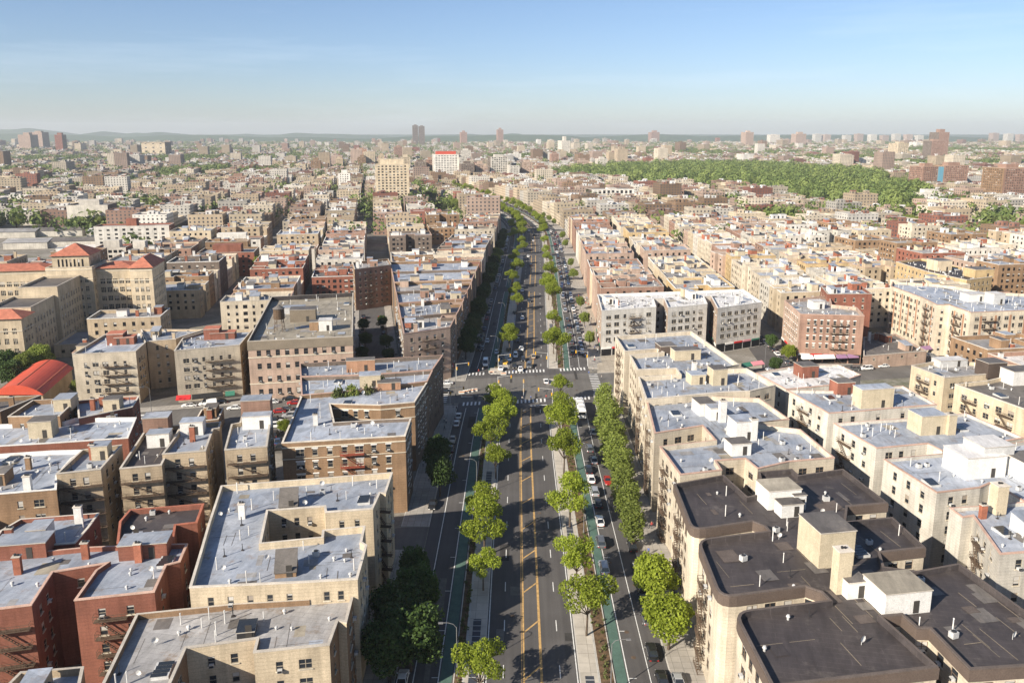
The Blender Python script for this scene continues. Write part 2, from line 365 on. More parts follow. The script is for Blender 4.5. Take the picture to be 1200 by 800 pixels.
def building(name, label, poly, z, wall='tan', roof='roof_silver', coping='coping', par=1.0, z0=0.0, sp=None, near=False, show=4, fire=(), firemat='iron',
             band=None, clutter=1.0, cat='apartment building', group=None, side=None, occupy=True, courses=(), frame='frame_light', seed=None, coping_w=.35, box_parts=(), floor_store=False):
    p = ccw(poly); sp = sp or {}
    r = random.Random(seed if seed is not None else int(abs(p[0][0] * 31 + p[0][1] * 17)) )
    cx = sum(a[0] for a in p) / len(p); cy = sum(a[1] for a in p) / len(p)
    org = (cx, cy, z0)
    root = thing(name, label, cat, org, group=group)
    if occupy: mark(p, 2.0)
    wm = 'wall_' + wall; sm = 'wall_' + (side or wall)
    zr = z - par; h = sp.get('h', 1.5)
    walls = MB(org); cand = []
    n = len(p)
    for i in range(n):
        a, b = p[i], p[(i + 1) % n]; L = math.hypot(b[0] - a[0], b[1] - a[1])
        if L < .05: continue
        d = ((b[0] - a[0]) / L, (b[1] - a[1]) / L); nn = (d[1], -d[0])
        mid = ((a[0] + b[0]) / 2, (a[1] + b[1]) / 2)
        facing = (-mid[0] * nn[0] - mid[1] * nn[1]) > 0
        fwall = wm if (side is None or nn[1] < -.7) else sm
        G = lambda u, zz, o=0: (a[0] + d[0] * u + nn[0] * o, a[1] + d[1] * u + nn[1] * o, zz)
        cols, rows = windows_on(L, z, z0 + (3.6 if floor_store else 0.4), sp) if L > 3.0 else ([], [])
        if sp.get('corner') and 1.25 < L < 3.0: cols, rows = [(L / 2, L - .12)], windows_on(9, z, z0 + .4, sp)[1]
        if not cols or not rows:
            walls.poly([G(0, z0 - 1), G(L, z0 - 1), G(L, z), G(0, z)], fwall)
        else:
            zc = z0 - 1
            for zs in reversed(rows):
                walls.poly([G(0, zc), G(L, zc), G(L, zs), G(0, zs)], fwall)
                u = 0
                for (c, wd) in cols:
                    walls.poly([G(u, zs), G(c - wd/2, zs), G(c - wd/2, zs + h), G(u, zs + h)], fwall); u = c + wd/2
                    x0, x1, y0, y1, D = c - wd/2, c + wd/2, zs, zs + h, -.11
                    walls.poly([G(x0, y0), G(x1, y0), G(x1, y0, D), G(x0, y0, D)], fwall)
                    walls.poly([G(x0, y0), G(x0, y0, D), G(x0, y1, D), G(x0, y1)], fwall)
                    walls.poly([G(x1, y0, D), G(x1, y0), G(x1, y1), G(x1, y1, D)], fwall)
                    walls.poly([G(x0, y1, D), G(x1, y1, D), G(x1, y1), G(x0, y1)], fwall)
                    if sp.get('heads') and nn[1] < .2:
                        walls.prism(ccw([G(x0 - .12, 0)[:2], G(x1 + .12, 0)[:2], G(x1 + .12, 0, .07)[:2], G(x0 - .12, 0, .07)[:2]]), y1 + .02, y1 + .30, 'coping_white')
                        walls.prism(ccw([G(x0 - .1, 0)[:2], G(x1 + .1, 0)[:2], G(x1 + .1, 0, .07)[:2], G(x0 - .1, 0, .07)[:2]]), y0 - .14, y0 - .02, 'coping_white')
                    fl = round((z - zs) / sp.get('fh', 2.95))
                    if near and facing and fl <= show:
                        cand.append((math.hypot(mid[0], mid[1]) + fl * 4, G(c, zs, D + .05), math.atan2(nn[1], nn[0]) + math.pi / 2, wd))
                    else:
                        q = r.random(); yb = y1 if q < .6 else y0 + h * r.choice((.4, .55, .75))
                        walls.poly([G(x0, y0, D), G(x1, y0, D), G(x1, yb, D), G(x0, yb, D)], 'glass_dark')
                        if yb < y1: walls.poly([G(x0, yb, D), G(x1, yb, D), G(x1, y1, D), G(x0, y1, D)], 'blind' if q < .85 else 'curtain')
                        if sp.get('mull'):
                            for q_ in (.33, .67): walls.poly([G(x0 + wd * q_ - .07, y0, D + .03), G(x0 + wd * q_ + .07, y0, D + .03), G(x0 + wd * q_ + .07, y1, D + .03), G(x0 + wd * q_ - .07, y1, D + .03)], 'stone')
                            walls.poly([G(x0, y0 + h * .55, D + .04), G(x1, y0 + h * .55, D + .04), G(x1, y0 + h * .55 + .1, D + .04), G(x0, y0 + h * .55 + .1, D + .04)], 'stone')
                        if near:
                            walls.poly([G(x0, y0 + h/2 - .03, D + .02), G(x1, y0 + h/2 - .03, D + .02), G(x1, y0 + h/2 + .03, D + .02), G(x0, y0 + h/2 + .03, D + .02)], frame)
                walls.poly([G(u, zs), G(L, zs), G(L, zs + h), G(u, zs + h)], fwall)
                zc = zs + h
            walls.poly([G(0, zc), G(L, zc), G(L, z), G(0, z)], fwall)
        if sp.get('vband') and cols and nn[1] < .2:
            for ci in range(len(cols) - 1):
                if ci % 2 == 0:
                    uu = (cols[ci][0] + cols[ci + 1][0]) / 2; walls.prism(ccw([G(uu - .45, 0)[:2], G(uu + .45, 0)[:2], G(uu + .45, 0, .06)[:2], G(uu - .45, 0, .06)[:2]]), z0 + 3, z - 1.5, 'wall_orange')
        if floor_store and cols and nn[1] < .2:
            nb = max(1, int(L // 4.2))
            for k_ in range(nb):
                u0_, u1_ = L * k_ / nb + .25, L * (k_ + 1) / nb - .25
                walls.prism(ccw([G(u0_, 0)[:2], G(u1_, 0)[:2], G(u1_, 0, .05)[:2], G(u0_, 0, .05)[:2]]), z0 + .3, z0 + 2.9, 'glass_dark')
                walls.prism(ccw([G(u0_, 0)[:2], G(u1_, 0)[:2], G(u1_, 0, .22)[:2], G(u0_, 0, .22)[:2]]), z0 + 2.95, z0 + 3.6, ('sign_white', 'awning_green', 'sign_red', 'awning_black', 'awning_pink')[(k_ * 7 + i) % 5])
        for (zz, th, om) in courses:
            if nn[1] < .3: walls.prism(ccw([G(0, 0)[:2], G(L, 0)[:2], G(L, 0, .14)[:2], G(0, 0, .14)[:2]]), z - zz, z - zz + th, om)
    walls.build('wall', root)
    inn = offset(p, coping_w)
    rb = MB(org); rb.poly([(*q, zr) for q in offset(p, coping_w - .03)], roof)
    if near:      # mended patches and tar seams laid on the roofing
        xs_ = [a_[0] for a_ in p]; ys_ = [a_[1] for a_ in p]; A_ = abs(area(p)); done = 0; rp = random.Random(int(A_))
        pal = ('roof_black', 'coping_dark', 'roof_tar') if roof == 'roof_black' else ('roof_tar', 'roof_weathered', 'roof_weathered', 'roof_silver', 'roof_gravel')
        for k_ in range(int(A_ / 14)):
            x_, y_ = rp.uniform(min(xs_), max(xs_)), rp.uniform(min(ys_), max(ys_)); seam_ = rp.random() < .55
            lx_, ly_ = (rp.uniform(.07, .13), rp.uniform(2.5, 7)) if seam_ else (rp.uniform(.8, 3.2), rp.uniform(.8, 4.2))
            if seam_ and rp.random() < .35: lx_, ly_ = ly_, lx_
            c1_, s1_ = math.cos(rad(10)), math.sin(rad(10)); q_ = [(x_ + a_ * c1_ - b_ * s1_, y_ + a_ * s1_ + b_ * c1_) for a_, b_ in ((-lx_/2, -ly_/2), (lx_/2, -ly_/2), (lx_/2, ly_/2), (-lx_/2, ly_/2))]
            if all(inside(p, *c_) and edge_dist(p, *c_) > .5 for c_ in q_):
                rb.poly([(*c_, zr + .006 + .0012 * done) for c_ in q_], ('roof_tar' if roof != 'roof_black' else 'band_olive') if seam_ else rp.choice(pal)); done += 1
    rb.build('roof', root)
    pm = MB(org); ou = offset(p, -.07)
    for i in range(n):
        j = (i + 1) % n
        pm.poly([(*ou[i], z + .09), (*ou[j], z + .09), (*inn[j], z + .09), (*inn[i], z + .09)], coping)
        pm.poly([(*ou[i], z - .10), (*ou[j], z - .10), (*ou[j], z + .09), (*ou[i], z + .09)], coping)
        pm.poly([(*p[j], z - .10), (*ou[j], z - .10), (*ou[i], z - .10), (*p[i], z - .10)], coping)
        pm.poly([(*inn[j], zr - .02), (*inn[i], zr - .02), (*inn[i], z + .09), (*inn[j], z + .09)], coping if near and coping in ('coping_white',) else (sm if not band else 'roof_black'))
    pm.build('parapet', root)
    if band:
        bm_ = MB(org); o1 = offset(p, -.16)
        for i in range(n):
            j = (i + 1) % n
            bm_.poly([(*o1[i], z - band[1]), (*o1[j], z - band[1]), (*o1[j], z - .11), (*o1[i], z - .11)], band[0])
            bm_.poly([(*p[j], z - band[1]), (*o1[j], z - band[1]), (*o1[i], z - band[1]), (*p[i], z - band[1])], band[0])
            bm_.poly([(*o1[i], z - .11), (*o1[j], z - .11), (*p[j], z - .11), (*p[i], z - .11)], band[0])
        bm_.build('cornice', root)
    if near:
        cand.sort(key=lambda c: c[0])
        rest = MB(org)
        for k, (_, pos, ang, wd) in enumerate(cand):
            var = r.choice((0, 0, 0, 0, 0, 1, 2, 2, 3, 4)); me = window_mesh(round(wd, 1), h, var, frame)
            if k < 100:
                o = bpy.data.objects.new('window', me); C.objects.link(o); o.parent = root
                o.location = (pos[0] - cx, pos[1] - cy, pos[2] - z0); o.rotation_euler = (0, 0, ang)
                if r.random() < .24:
                    q = bpy.data.objects.new('air_conditioner', ac_mesh()); C.objects.link(q); q.parent = o; q.location = (0, -.05, .02)
            else:
                cs, sn = math.cos(ang), math.sin(ang)
                for f, mi in zip(me.polygons, [x.material_index for x in me.polygons]):
                    pts = [me.vertices[v].co for v in f.vertices]
                    rest.poly([(pos[0] + q.x * cs - q.y * sn, pos[1] + q.x * sn + q.y * cs, pos[2] + q.z) for q in pts], me.materials[mi].name)
        if rest.f: rest.build('window', root)['kind'] = 'stuff'
    for (fx, fy, fw, ff) in fire:
        # nearest wall to the surveyed point
        best = None
        for i in range(n):
            a, b = Vector(p[i]), Vector(p[(i + 1) % n]); q = Vector((fx, fy)); e = b - a; t = max(0.05, min(.95, (q - a).dot(e) / e.length_squared))
            dd = (a + e * t - q).length
            if best is None or dd < best[0]: best = (dd, a + e * t, (e.y / e.length, -e.x / e.length))
        fire_escape(root, best[1], best[2], z - sp.get('top', 3.3) - .12, ff, sp.get('fh', 2.95), firemat, fw, org)
    if clutter: roof_clutter(root, p, zr, org, r, clutter, near, wall, box_parts)
    return root

_vent = []
def vent_meshes():
    if _vent: return _vent
    a = MB(); a.bar((0, 0, 0), (0, 0, 1.9), .08, 'white_paint', 6); a.bar((0, 0, 1.88), (0, 0, 2.0), .11, 'white_paint', 6); _vent.append(a.mesh('vent_pipe'))
    a = MB(); a.bar((0, 0, 0), (0, 0, .55), .16, 'galv', 8); a.bar((0, 0, .45), (0, 0, .72), .30, 'galv', 8, .18); _vent.append(a.mesh('vent_cap'))
    a = MB(); a.bar((0, 0, 0), (0, 0, 1.5), .07, 'black_metal', 6); a.box(-.25, .25, -.25, .25, 0, .12, 'roof_black'); _vent.append(a.mesh('vent_pipe'))
    a = MB(); a.box(-.5, .5, -.4, .4, .12, .95, 'galv'); a.bar((0, 0, .95), (0, 0, 1.05), .34, 'black_metal', 8); a.box(-.45, .45, -.05, .05, 0, .12, 'black_metal'); _vent.append(a.mesh('condenser'))
    a = MB(); a.bar((0, 0, 0), (0, 0, .9), .04, 'galv', 5)
    ring = [(.45 * math.cos(t), .45 * math.sin(t)) for t in [k * math.pi / 5 for k in range(10)]]
    for k in range(10):
        q0, q1 = ring[k], ring[(k + 1) % 10]
        a.poly([(0, -.05, .95), (q0[0], -.22, .95 + q0[1]), (q1[0], -.22, .95 + q1[1])], 'white_paint')
        a.poly([(0, -.02, .95), (q1[0], -.20, .95 + q1[1]), (q0[0], -.20, .95 + q0[1])], 'white_paint')
    _vent.append(a.mesh('satellite_dish'))
    return _vent
VN = ['vent_pipe', 'vent_cap', 'vent_pipe', 'condenser', 'satellite_dish']
def put(root, org, me, name, x, y, z, rot=0, sc=1.0):
    o = bpy.data.objects.new(name, me); C.objects.link(o); o.parent = root; o.location = (x - org[0], y - org[1], z - org[2]); o.rotation_euler = (0, 0, rot); o.scale = (sc, sc, sc); return o
def bulkhead(root, org, cx, cy, zr, lx, ly, h, ang, mat, top, door=True, slope=0.0, name='stair_bulkhead'):
    mb = MB(org); c, s = math.cos(ang), math.sin(ang)
    T = lambda a, b: (cx + a * c - b * s, cy + a * s + b * c)
    q = [T(-lx/2, -ly/2), T(lx/2, -ly/2), T(lx/2, ly/2), T(-lx/2, ly/2)]
    hs = [h - slope, h - slope, h, h]
    for i in range(4):
        j = (i + 1) % 4; mb.poly([(*q[i], zr), (*q[j], zr), (*q[j], zr + hs[j]), (*q[i], zr + hs[i])], mat)
    e = .12; qq = [T(-lx/2 - e, -ly/2 - e), T(lx/2 + e, -ly/2 - e), T(lx/2 + e, ly/2 + e), T(-lx/2 - e, ly/2 + e)]
    for i in range(4):
        j = (i + 1) % 4; mb.poly([(*qq[i], zr + hs[i]), (*qq[j], zr + hs[j]), (*qq[j], zr + hs[j] + .16), (*qq[i], zr + hs[i] + .16)], 'coping' if not slope else top)
    mb.poly([(*qq[i], zr + hs[i] + .16) for i in range(4)], top)
    mb.poly([(*qq[i], zr + hs[i]) for i in (3, 2, 1, 0)], top)
    b = mb.build(name, root)
    if door and lx > 1.4:
        d = MB(org); xo = lx * .18; y0 = -ly/2 - .05
        d.prism([T(xo - .45, y0), T(xo + .45, y0), T(xo + .45, y0 + .04), T(xo - .45, y0 + .04)], zr + .1, zr + 2.05, 'door_dark')
        d.build('door', b)
    return b
def chimney(root, org, x, y, zr, h, mat='chimney_brick', lx=1.1, ly=.8, ang=.17):
    mb = MB(org); mb.obox(x, y, zr, zr + h, lx, ly, ang, mat); mb.obox(x, y, zr + h, zr + h + .15, lx + .2, ly + .2, ang, 'coping')
    mb.obox(x - .2, y, zr + h + .15, zr + h + .5, .3, .3, ang, 'black_metal'); mb.obox(x + .25, y, zr + h + .15, zr + h + .45, .28, .28, ang, 'black_metal')
    mb.build('chimney', root)
def roof_clutter(root, p, zr, org, r, amt, near, wall, box_parts):
    xs = [a[0] for a in p]; ys = [a[1] for a in p]
    used = [(bx, by, max(bl, bd) / 2) for (bx, by, bl, bd, *_) in box_parts]
    def spot(m):
        for _ in range(40):
            x, y = r.uniform(min(xs), max(xs)), r.uniform(min(ys), max(ys))
            if inside(p, x, y) and edge_dist(p, x, y) > m and all((x - u[0])**2 + (y - u[1])**2 > (u[2] + m * .8)**2 for u in used): used.append((x, y, m * .5)); return x, y
        return None
    A = abs(area(p)); ang = rad(10)
    if not box_parts:
        for k in range(1 + (A > 300) + (A > 600)):
            s = spot(2.6)
            if s:
                lx, ly = r.uniform(2.6, 4.2), r.uniform(3.2, 5.0)
                m = r.choice(('wall_' + wall, 'wall_' + wall, 'white_paint', 'chimney_brick', 'tan_paint'))
                bulkhead(root, org, s[0], s[1], zr, lx, ly, r.uniform(2.4, 3.2), ang, m, r.choice(('roof_silver', 'roof_tar', 'roof_silver')), door=near, slope=r.choice((0, 0, .8)))
        for k in range(2 + (A > 400)):
            s = spot(1.0)
            if s: chimney(root, org, s[0], s[1], zr, r.uniform(1.8, 3.6), r.choice(('chimney_brick', 'wall_' + wall, 'white_paint')), r.uniform(.9, 1.4), r.uniform(.7, 1.0))
    vm = vent_meshes()
    for k in range(int(A / 30 * amt) if near else min(6, int(A / 90))):
        s = spot(1.0)
        if s:
            i = r.choice((0, 0, 0, 1, 1, 2, 1, 3, 4)) if near else r.choice((0, 3, 1))
            put(root, org, vm[i], VN[i], s[0], s[1], zr, r.uniform(0, .6), r.uniform(.8, 1.1))
    if near and A > 250:
        s = spot(2.0)
        if s:
            mb = MB(org); mb.obox(s[0], s[1], zr, zr + .45, 2.2, 3.2, ang, 'galv'); 
            for k in range(4): mb.obox(s[0], s[1] - 1.2 + k * .8, zr + .45, zr + .52, 2.0, .68, ang, 'glass')
            mb.build('skylight', root)
# ------------------------------------------------------------ ground, roads, pavements, markings
def ground_mat():
    m, nt, b = nodes('ground'); g = geo(nt)
    n1 = noise(nt, g, 0.012, 6, .65)
    c = mixc(nt, ramp(nt, n1, .52, .70), (.19, .175, .15), (.085, .10, .045))
    c = mixc(nt, ramp(nt, noise(nt, g, 0.08, 5, .7), .45, .7), c, (.30, .28, .25))
    c = mixc(nt, 1.0, c, ramp(nt, noise(nt, g, 1.3, 4), .3, .7, .8, 1.15), 'MULTIPLY')
    # beyond the town the land is wooded
    sep = nt.nodes.new('ShaderNodeSeparateXYZ'); nt.links.new(g, sep.inputs[0])
    far = ramp(nt, sep.outputs[1], 5200, 8000)
    c = mixc(nt, far, c, (.05, .085, .03))
    nt.links.new(c, b.inputs['Base Color']); b.inputs['Roughness'].default_value = .95; b.inputs['Specular IOR Level'].default_value = .1
    M['ground'] = m
ground_mat()
def asphalt(name, col, amp=.15):
    m, nt, b = nodes(name); g = geo(nt)
    c = mixc(nt, ramp(nt, noise(nt, g, .07, 5, .6), .35, .65), tuple(v * (1 - amp) for v in col), tuple(v * (1 + amp) for v in col))
    c = mixc(nt, 1.0, c, ramp(nt, noise(nt, scaled(nt, g, (.9, .02, 1)), 1.0, 3), .3, .7, .86, 1.12), 'MULTIPLY')   # wheel tracks along the lanes
    c = mixc(nt, ramp(nt, noise(nt, g, .5, 5, .75), .62, .70, 0, .35), c, tuple(v * .7 for v in col))
    c = mixc(nt, 1.0, c, ramp(nt, noise(nt, g, 6, 2, .8), .3, .7, .88, 1.1), 'MULTIPLY')
    nt.links.new(c, b.inputs['Base Color']); b.inputs['Roughness'].default_value = .85; b.inputs['Specular IOR Level'].default_value = .25
    M[name] = m
asphalt('asphalt', (.088, .083, .081)); asphalt('asphalt_old', (.13, .122, .112), .2)
def slabs(name, col, size=1.5):
    m, nt, b = nodes(name); g = geo(nt)
    br = nt.nodes.new('ShaderNodeTexBrick'); nt.links.new(g, br.inputs[0]); br.offset = 0
    br.inputs['Color1'].default_value = (*col, 1); br.inputs['Color2'].default_value = (*[v * .86 for v in col], 1); br.inputs['Mortar'].default_value = (*[v * .55 for v in col], 1)
    br.inputs['Scale'].default_value = 1; br.inputs['Brick Width'].default_value = size; br.inputs['Row Height'].default_value = size; br.inputs['Mortar Size'].default_value = .04
    c = mixc(nt, 1.0, br.outputs[0], ramp(nt, noise(nt, g, .25, 5, .7), .3, .7, .78, 1.12), 'MULTIPLY')
    nt.links.new(c, b.inputs['Base Color']); b.inputs['Roughness'].default_value = .9; b.inputs['Specular IOR Level'].default_value = .2; M[name] = m
slabs('pavement', (.36, .335, .30)); slabs('median_concrete', (.47, .43, .37), 2.4); slabs('plaza', (.40, .35, .28), 1.8)
weathered('kerb', (.48, .46, .42), .15, .6, .8, 0)
weathered('bike_green', (.085, .145, .12), .2, .5, .8, 0)
weathered('line_white', (.70, .70, .68), .18, 1.5, .7, 0); weathered('line_yellow', (.50, .32, .13), .35, 1.2, .7, 0)
weathered('bed_soil', (.13, .085, .05), .5, 1.2, .95, 0)
weathered('grate', (.055, .06, .075), .2, 2, .5, 0)
weathered('dirt_yard', (.26, .22, .16), .3, .3, .95, 0)

g = MB(); S = 60000
g.poly([(-S, -300, 0), (S, -300, 0), (S, 45000, 0), (-S, 45000, 0)], 'ground'); structure(g.build('ground'))

YS = list(np.arange(-60, 700, 10.0)) + list(np.arange(700, 1300, 12.0))
def ribbon(name, x0, x1, z, mat, ys=None, kerb=False, zbase=0.0, y0=None, y1=None, mb=None, ends=True):
    own = mb is None; mb = mb or MB(); ys = list(ys or YS)
    if y0 is not None: ys = [y0] + [y for y in ys if y0 + .5 < y < y1 - .5] + [y1]
    for a, b in zip(ys[:-1], ys[1:]):
        ca, cb = cen(a), cen(b); p = [(x0 + ca, a), (x1 + ca, a), (x1 + cb, b), (x0 + cb, b)]
        mb.poly([(*q, z) for q in p], mat)
        if kerb:
            for sgn, x in ((-1, x0), (1, x1)):
                k0, k1 = (x, x + .18) if sgn < 0 else (x - .18, x)
                mb.poly([(k0 + ca, a, z + .004), (k1 + ca, a, z + .004), (k1 + cb, b, z + .004), (k0 + cb, b, z + .004)], 'kerb')
            mb.poly([(x0 + ca, a, zbase), (x0 + ca, a, z + .004), (x0 + cb, b, z + .004), (x0 + cb, b, zbase)], 'kerb')
            mb.poly([(x1 + ca, a, zbase), (x1 + cb, b, zbase), (x1 + cb, b, z + .004), (x1 + ca, a, z + .004)], 'kerb')
    if kerb and ends:
        for y, f in ((ys[0], 1), (ys[-1], -1)):
            c_ = cen(y); q = [(x0 + c_, y, zbase), (x1 + c_, y, zbase), (x1 + c_, y, z + .004), (x0 + c_, y, z + .004)]
            mb.poly(q if f > 0 else q[::-1], 'kerb')
    return structure(mb.build(name)) if own else mb

# carriageway of the whole avenue, and cross streets
ribbon('avenue_road', -19.0, 24.6, .02, 'asphalt')
TL = math.tan(rad(10))
def cross(name, y0, w, xa, xb, slope=TL, mat='asphalt_old', z=.024):
    mb = MB(); n = 24
    for i in range(n):
        a, b = xa + (xb - xa) * i / n, xa + (xb - xa) * (i + 1) / n
        mb.poly([(a, y0 + slope * a - w/2, z), (b, y0 + slope * b - w/2, z), (b, y0 + slope * b + w/2, z), (a, y0 + slope * a + w/2, z)], mat)
    return structure(mb.build(name))
XR = 258.5; XW = 25.0        # the wide crossing: centre at X = 0 and width
cross('cross_street', XR, XW, -420, 420)
cross('side_street', 160, 10, -140, -19.1, TL)
for k, yy in enumerate((415, 545, 690, 850)):
    cross('side_street', yy, 10, -330, cen(yy) - 19.1, TL); cross('side_street', yy + 9, 10, cen(yy) + 24.7, 330, TL)
mark([(-450, XR - 80 - 14), (450, XR + 80 - 14), (450, XR + 80 + 14), (-450, XR - 80 + 14)])
mark([(cen(y) - 24, y) for y in range(-60, 1300, 20)] + [(cen(y) + 30.5, y) for y in range(1280, -61, -20)])
# pavements
def cut(segs, z, mat, name, x0, x1):
    for a, b in segs: ribbon(name, x0, x1, z, mat, kerb=True, y0=a, y1=b)
cut([(-60, 151), (161, 240), (266, 405), (420, 535), (552, 680), (700, 840), (865, 1290)], .16, 'pavement', 'pavement', -25.2, -19.0)
cut([(-60, 252), (281, 420), (436, 550), (566, 695), (712, 1290)], .16, 'pavement', 'pavement', 24.6, 32.2)
ribbon('pavement', 30, 39, .165, 'plaza', y0=285, y1=418)
# the two medians: concrete strip beside the main road, planting bed beside the cycle lane
MEDS = [(-60, 238), (281, 425), (440, 556), (572, 706), (722, 1290)]
for (a, b) in MEDS:
    ribbon('median', -8.3, -5.0, .17, 'median_concrete', kerb=True, y0=a, y1=b)
    ribbon('median', 10.1, 13.2, .17, 'median_concrete', kerb=True, y0=a, y1=b)
    ribbon('planting_bed', -9.9, -8.31, .14, 'bed_soil', kerb=True, y0=a, y1=b)
    ribbon('planting_bed', 13.21, 15.7, .14, 'bed_soil', kerb=True, y0=a, y1=b)
    ribbon('bike_lane', -12.0, -10.1, .026, 'bike_green', y0=a - 3, y1=b)
    ribbon('bike_lane', 15.9, 17.6, .026, 'bike_green', y0=a - 3, y1=b)
# yard behind the tan row, side streets beyond the crossing
def patch(name, pts, z, mat):
    mb = MB(); mb.prism(ccw([at(*p)[:2] for p in pts]), 0 if z > .1 else z - .01, z, 'kerb' if z > .1 else mat, mat, bottom=False); return structure(mb.build(name))
patch('parking_yard', [(120, 545), (338, 530), (352, 472), (150, 486)], .05, 'asphalt_old')
patch('pavement', [(80, 489), (322, 470.5), (324, 466), (84, 484)], .16, 'pavement')
patch('side_street', [(411, 421), (466, 416), (458, 356), (413, 356)], .04, 'asphalt')
patch('pavement', [(411, 419), (420, 418), (421, 358), (414, 358)], .18, 'pavement'); patch('pavement', [(457, 415), (466, 414), (458, 358), (450, 358)], .18, 'pavement')
patch('side_street', [(896, 434), (934, 430), (880, 380), (860, 384)], .04, 'asphalt')
patch('side_street', [(1096, 421), (1132, 418), (1062, 384), (1040, 388)], .04, 'asphalt')
patch('pavement', [(925, 433), (1100, 418), (1100, 414), (925, 429)], .17, 'pavement')
patch('pavement', [(700, 437), (893, 431), (893, 426), (700, 425)], .17, 'plaza')
# traffic islands at the crossing
for (x0, x1, y0, y1) in ((-9.5, -5, 252, 262), (10.5, 15, 262, 268), (-9.5, -5, 274, 281)):
    mb = MB(); mb.box(x0, x1, y0, y1, 0, .17, 'kerb', 'median_concrete'); structure(mb.build('median_island'))
ml = MB()
ZL = .034
def line(x, w, a, b, mat, z=ZL):
    ribbon(None, x - w/2, x + w/2, z, mat, y0=a, y1=b, mb=ml)
for (a, b) in MEDS:
    a2 = max(a, -50)
    for x, m_ in ((-4.7, 'line_white'), (9.8, 'line_white'), (-12.25, 'line_white'), (17.85, 'line_white'), (-16.2, 'line_white')): line(x, .16, a2, b, m_)
    line(1.3, .30, a2, b, 'line_yellow'); line(4.1, .42, a2, b, 'line_yellow'); line(21.3, .14, a2, b, 'line_white')
    line(.95, .10, a2, b, 'line_yellow')
    y = a2 + 3.0
    while y < b - 4:
        line(-2.0, .15, y, y + 3.2, 'line_white'); line(7.1, .15, y, y + 3.2, 'line_white')
        c_ = cen(y); ml.poly([(1.5 + c_, y, ZL + .001), (1.5 + c_, y - .5, ZL + .001), (3.9 + c_, y + 2.6, ZL + .001), (3.9 + c_, y + 3.1, ZL + .001)], 'line_yellow')
        for xx, s_ in ((-12.25, -1), (17.85, 1)): ml.poly([(xx + c_, y, ZL + .001), (xx + c_ + s_ * 1.3 if s_ > 0 else xx + c_, y + .0, ZL + .001), (xx + c_ + (s_ * 1.3 if s_ > 0 else 0), y + .15, ZL + .001), (xx + c_, y + .15, ZL + .001)], 'line_white') if s_ > 0 else ml.poly([(xx - 1.1 + c_, y, ZL + .001), (xx + c_, y, ZL + .001), (xx + c_, y + .15, ZL + .001), (xx - 1.1 + c_, y + .15, ZL + .001)], 'line_white')
        y += 12.2
def zebra(xa, xb, yc, slope=.17, ln=3.2):
    x = xa
    while x < xb:
        y = yc + slope * x
        ml.poly([(x, y, ZL + .003), (x + .55, y + .1, ZL + .003), (x + .55, y + ln + .1, ZL + .003), (x, y + ln, ZL + .003)], 'line_white'); x += 1.25
zebra(-3.5, 9.5, 242.5); zebra(-17, -11, 243.0); zebra(16, 24, 242.5)
zebra(-9, 10, 275.0); zebra(-17, -11, 275); zebra(16, 26, 275)
ml.poly([(4.3, 240.0, ZL + .002), (9.8, 240.8, ZL + .002), (9.8, 241.3, ZL + .002), (4.3, 240.5, ZL + .002)], 'line_white')
for k in range(12):      # crossings over the side arms of the wide street
    for xx in (-24, 27.5):
        y = XR - 11 + k * 1.9 + TL * xx; ml.poly([(xx - 1.6, y, ZL + .002), (xx + 1.6, y + .3, ZL + .002), (xx + 1.6, y + .9, ZL + .002), (xx - 1.6, y + .6, ZL + .002)], 'line_white')
structure(ml.build('road_markings'))
# subway ventilation gratings let into the median concrete
gi = 0
for side, x0, x1, segs in (('shaded', -7.5, -6.1, [(104, 127), (176, 190), (325, 345)]), ('sunny', 11.0, 12.4, [(96, 112), (155, 163), (205, 215), (330, 350)])):
    for (a, b) in segs:
        gi += 1
        gr = MB(); ribbon(None, x0, x1, .185, 'grate', y0=a, y1=b, mb=gr)
        yy = a
        while yy < b: gr.box(x0 + cen(yy), x1 + cen(yy), yy, yy + .12, .186, .20, 'galv', bottom=False); yy += 1.5
        o = gr.build('ventilation_grating'); o['label'] = 'dark steel grating, %s one in the %s-side median concrete' % (ordinal([s for s in segs].index((a, b)) + 1), side); o['category'] = 'grating'; o['group'] = 'ventilation gratings in the medians'
# ------------------------------------------------------------ buildings surveyed one by one (outlines at parapet height)
def px(pts, z): return [at(x, y, z)[:2] for x, y in pts]
def pt(x, y, z): return at(x, y, z)[:2]
GN = 'apartment buildings lining the streets'
def hb(label, pts, z, name='apartment_building', boxes=(), chims=(), fire_px=(), dishes=(), **kw):
    """boxes: (x, y, z-height, width, depth, material, roof, slope) with x, y the photo point of the foot's middle on the roof."""
    P = px(pts, z)
    if 'round' in kw: P = rounded(P, [pt(a, b, z) for a, b in kw.pop('round')])
    zr = z - kw.get('par', 1.0)
    bp = []
    for b in boxes: q = pt(b[0], b[1], zr); bp.append((q[0], q[1], b[3], b[4]))
    for b in chims: q = pt(b[0], b[1], zr); bp.append((q[0], q[1], 1.5, 1.5))
    fires = [(*pt(f[0], f[1], z), f[2], f[3]) for f in fire_px]
    kw.setdefault('group', GN); kw.setdefault('near', True)
    root = building(name, label, P, z, fire=fires, box_parts=bp or (), **kw)
    for b, (qx, qy, _, _) in zip(boxes, bp):
        bulkhead(root, root.location, qx, qy, zr, b[3], b[4], b[2], rad(10), b[5], b[6], slope=b[7] if len(b) > 7 else 0)
    for b in chims:
        q = pt(b[0], b[1], zr); chimney(root, root.location, q[0], q[1], zr, b[2], b[3], *(b[4:6] if len(b) > 4 else ()))
    return root
RS, RW, RB_, RT = 'roof_silver', 'roof_weathered', 'roof_black', 'roof_tar'
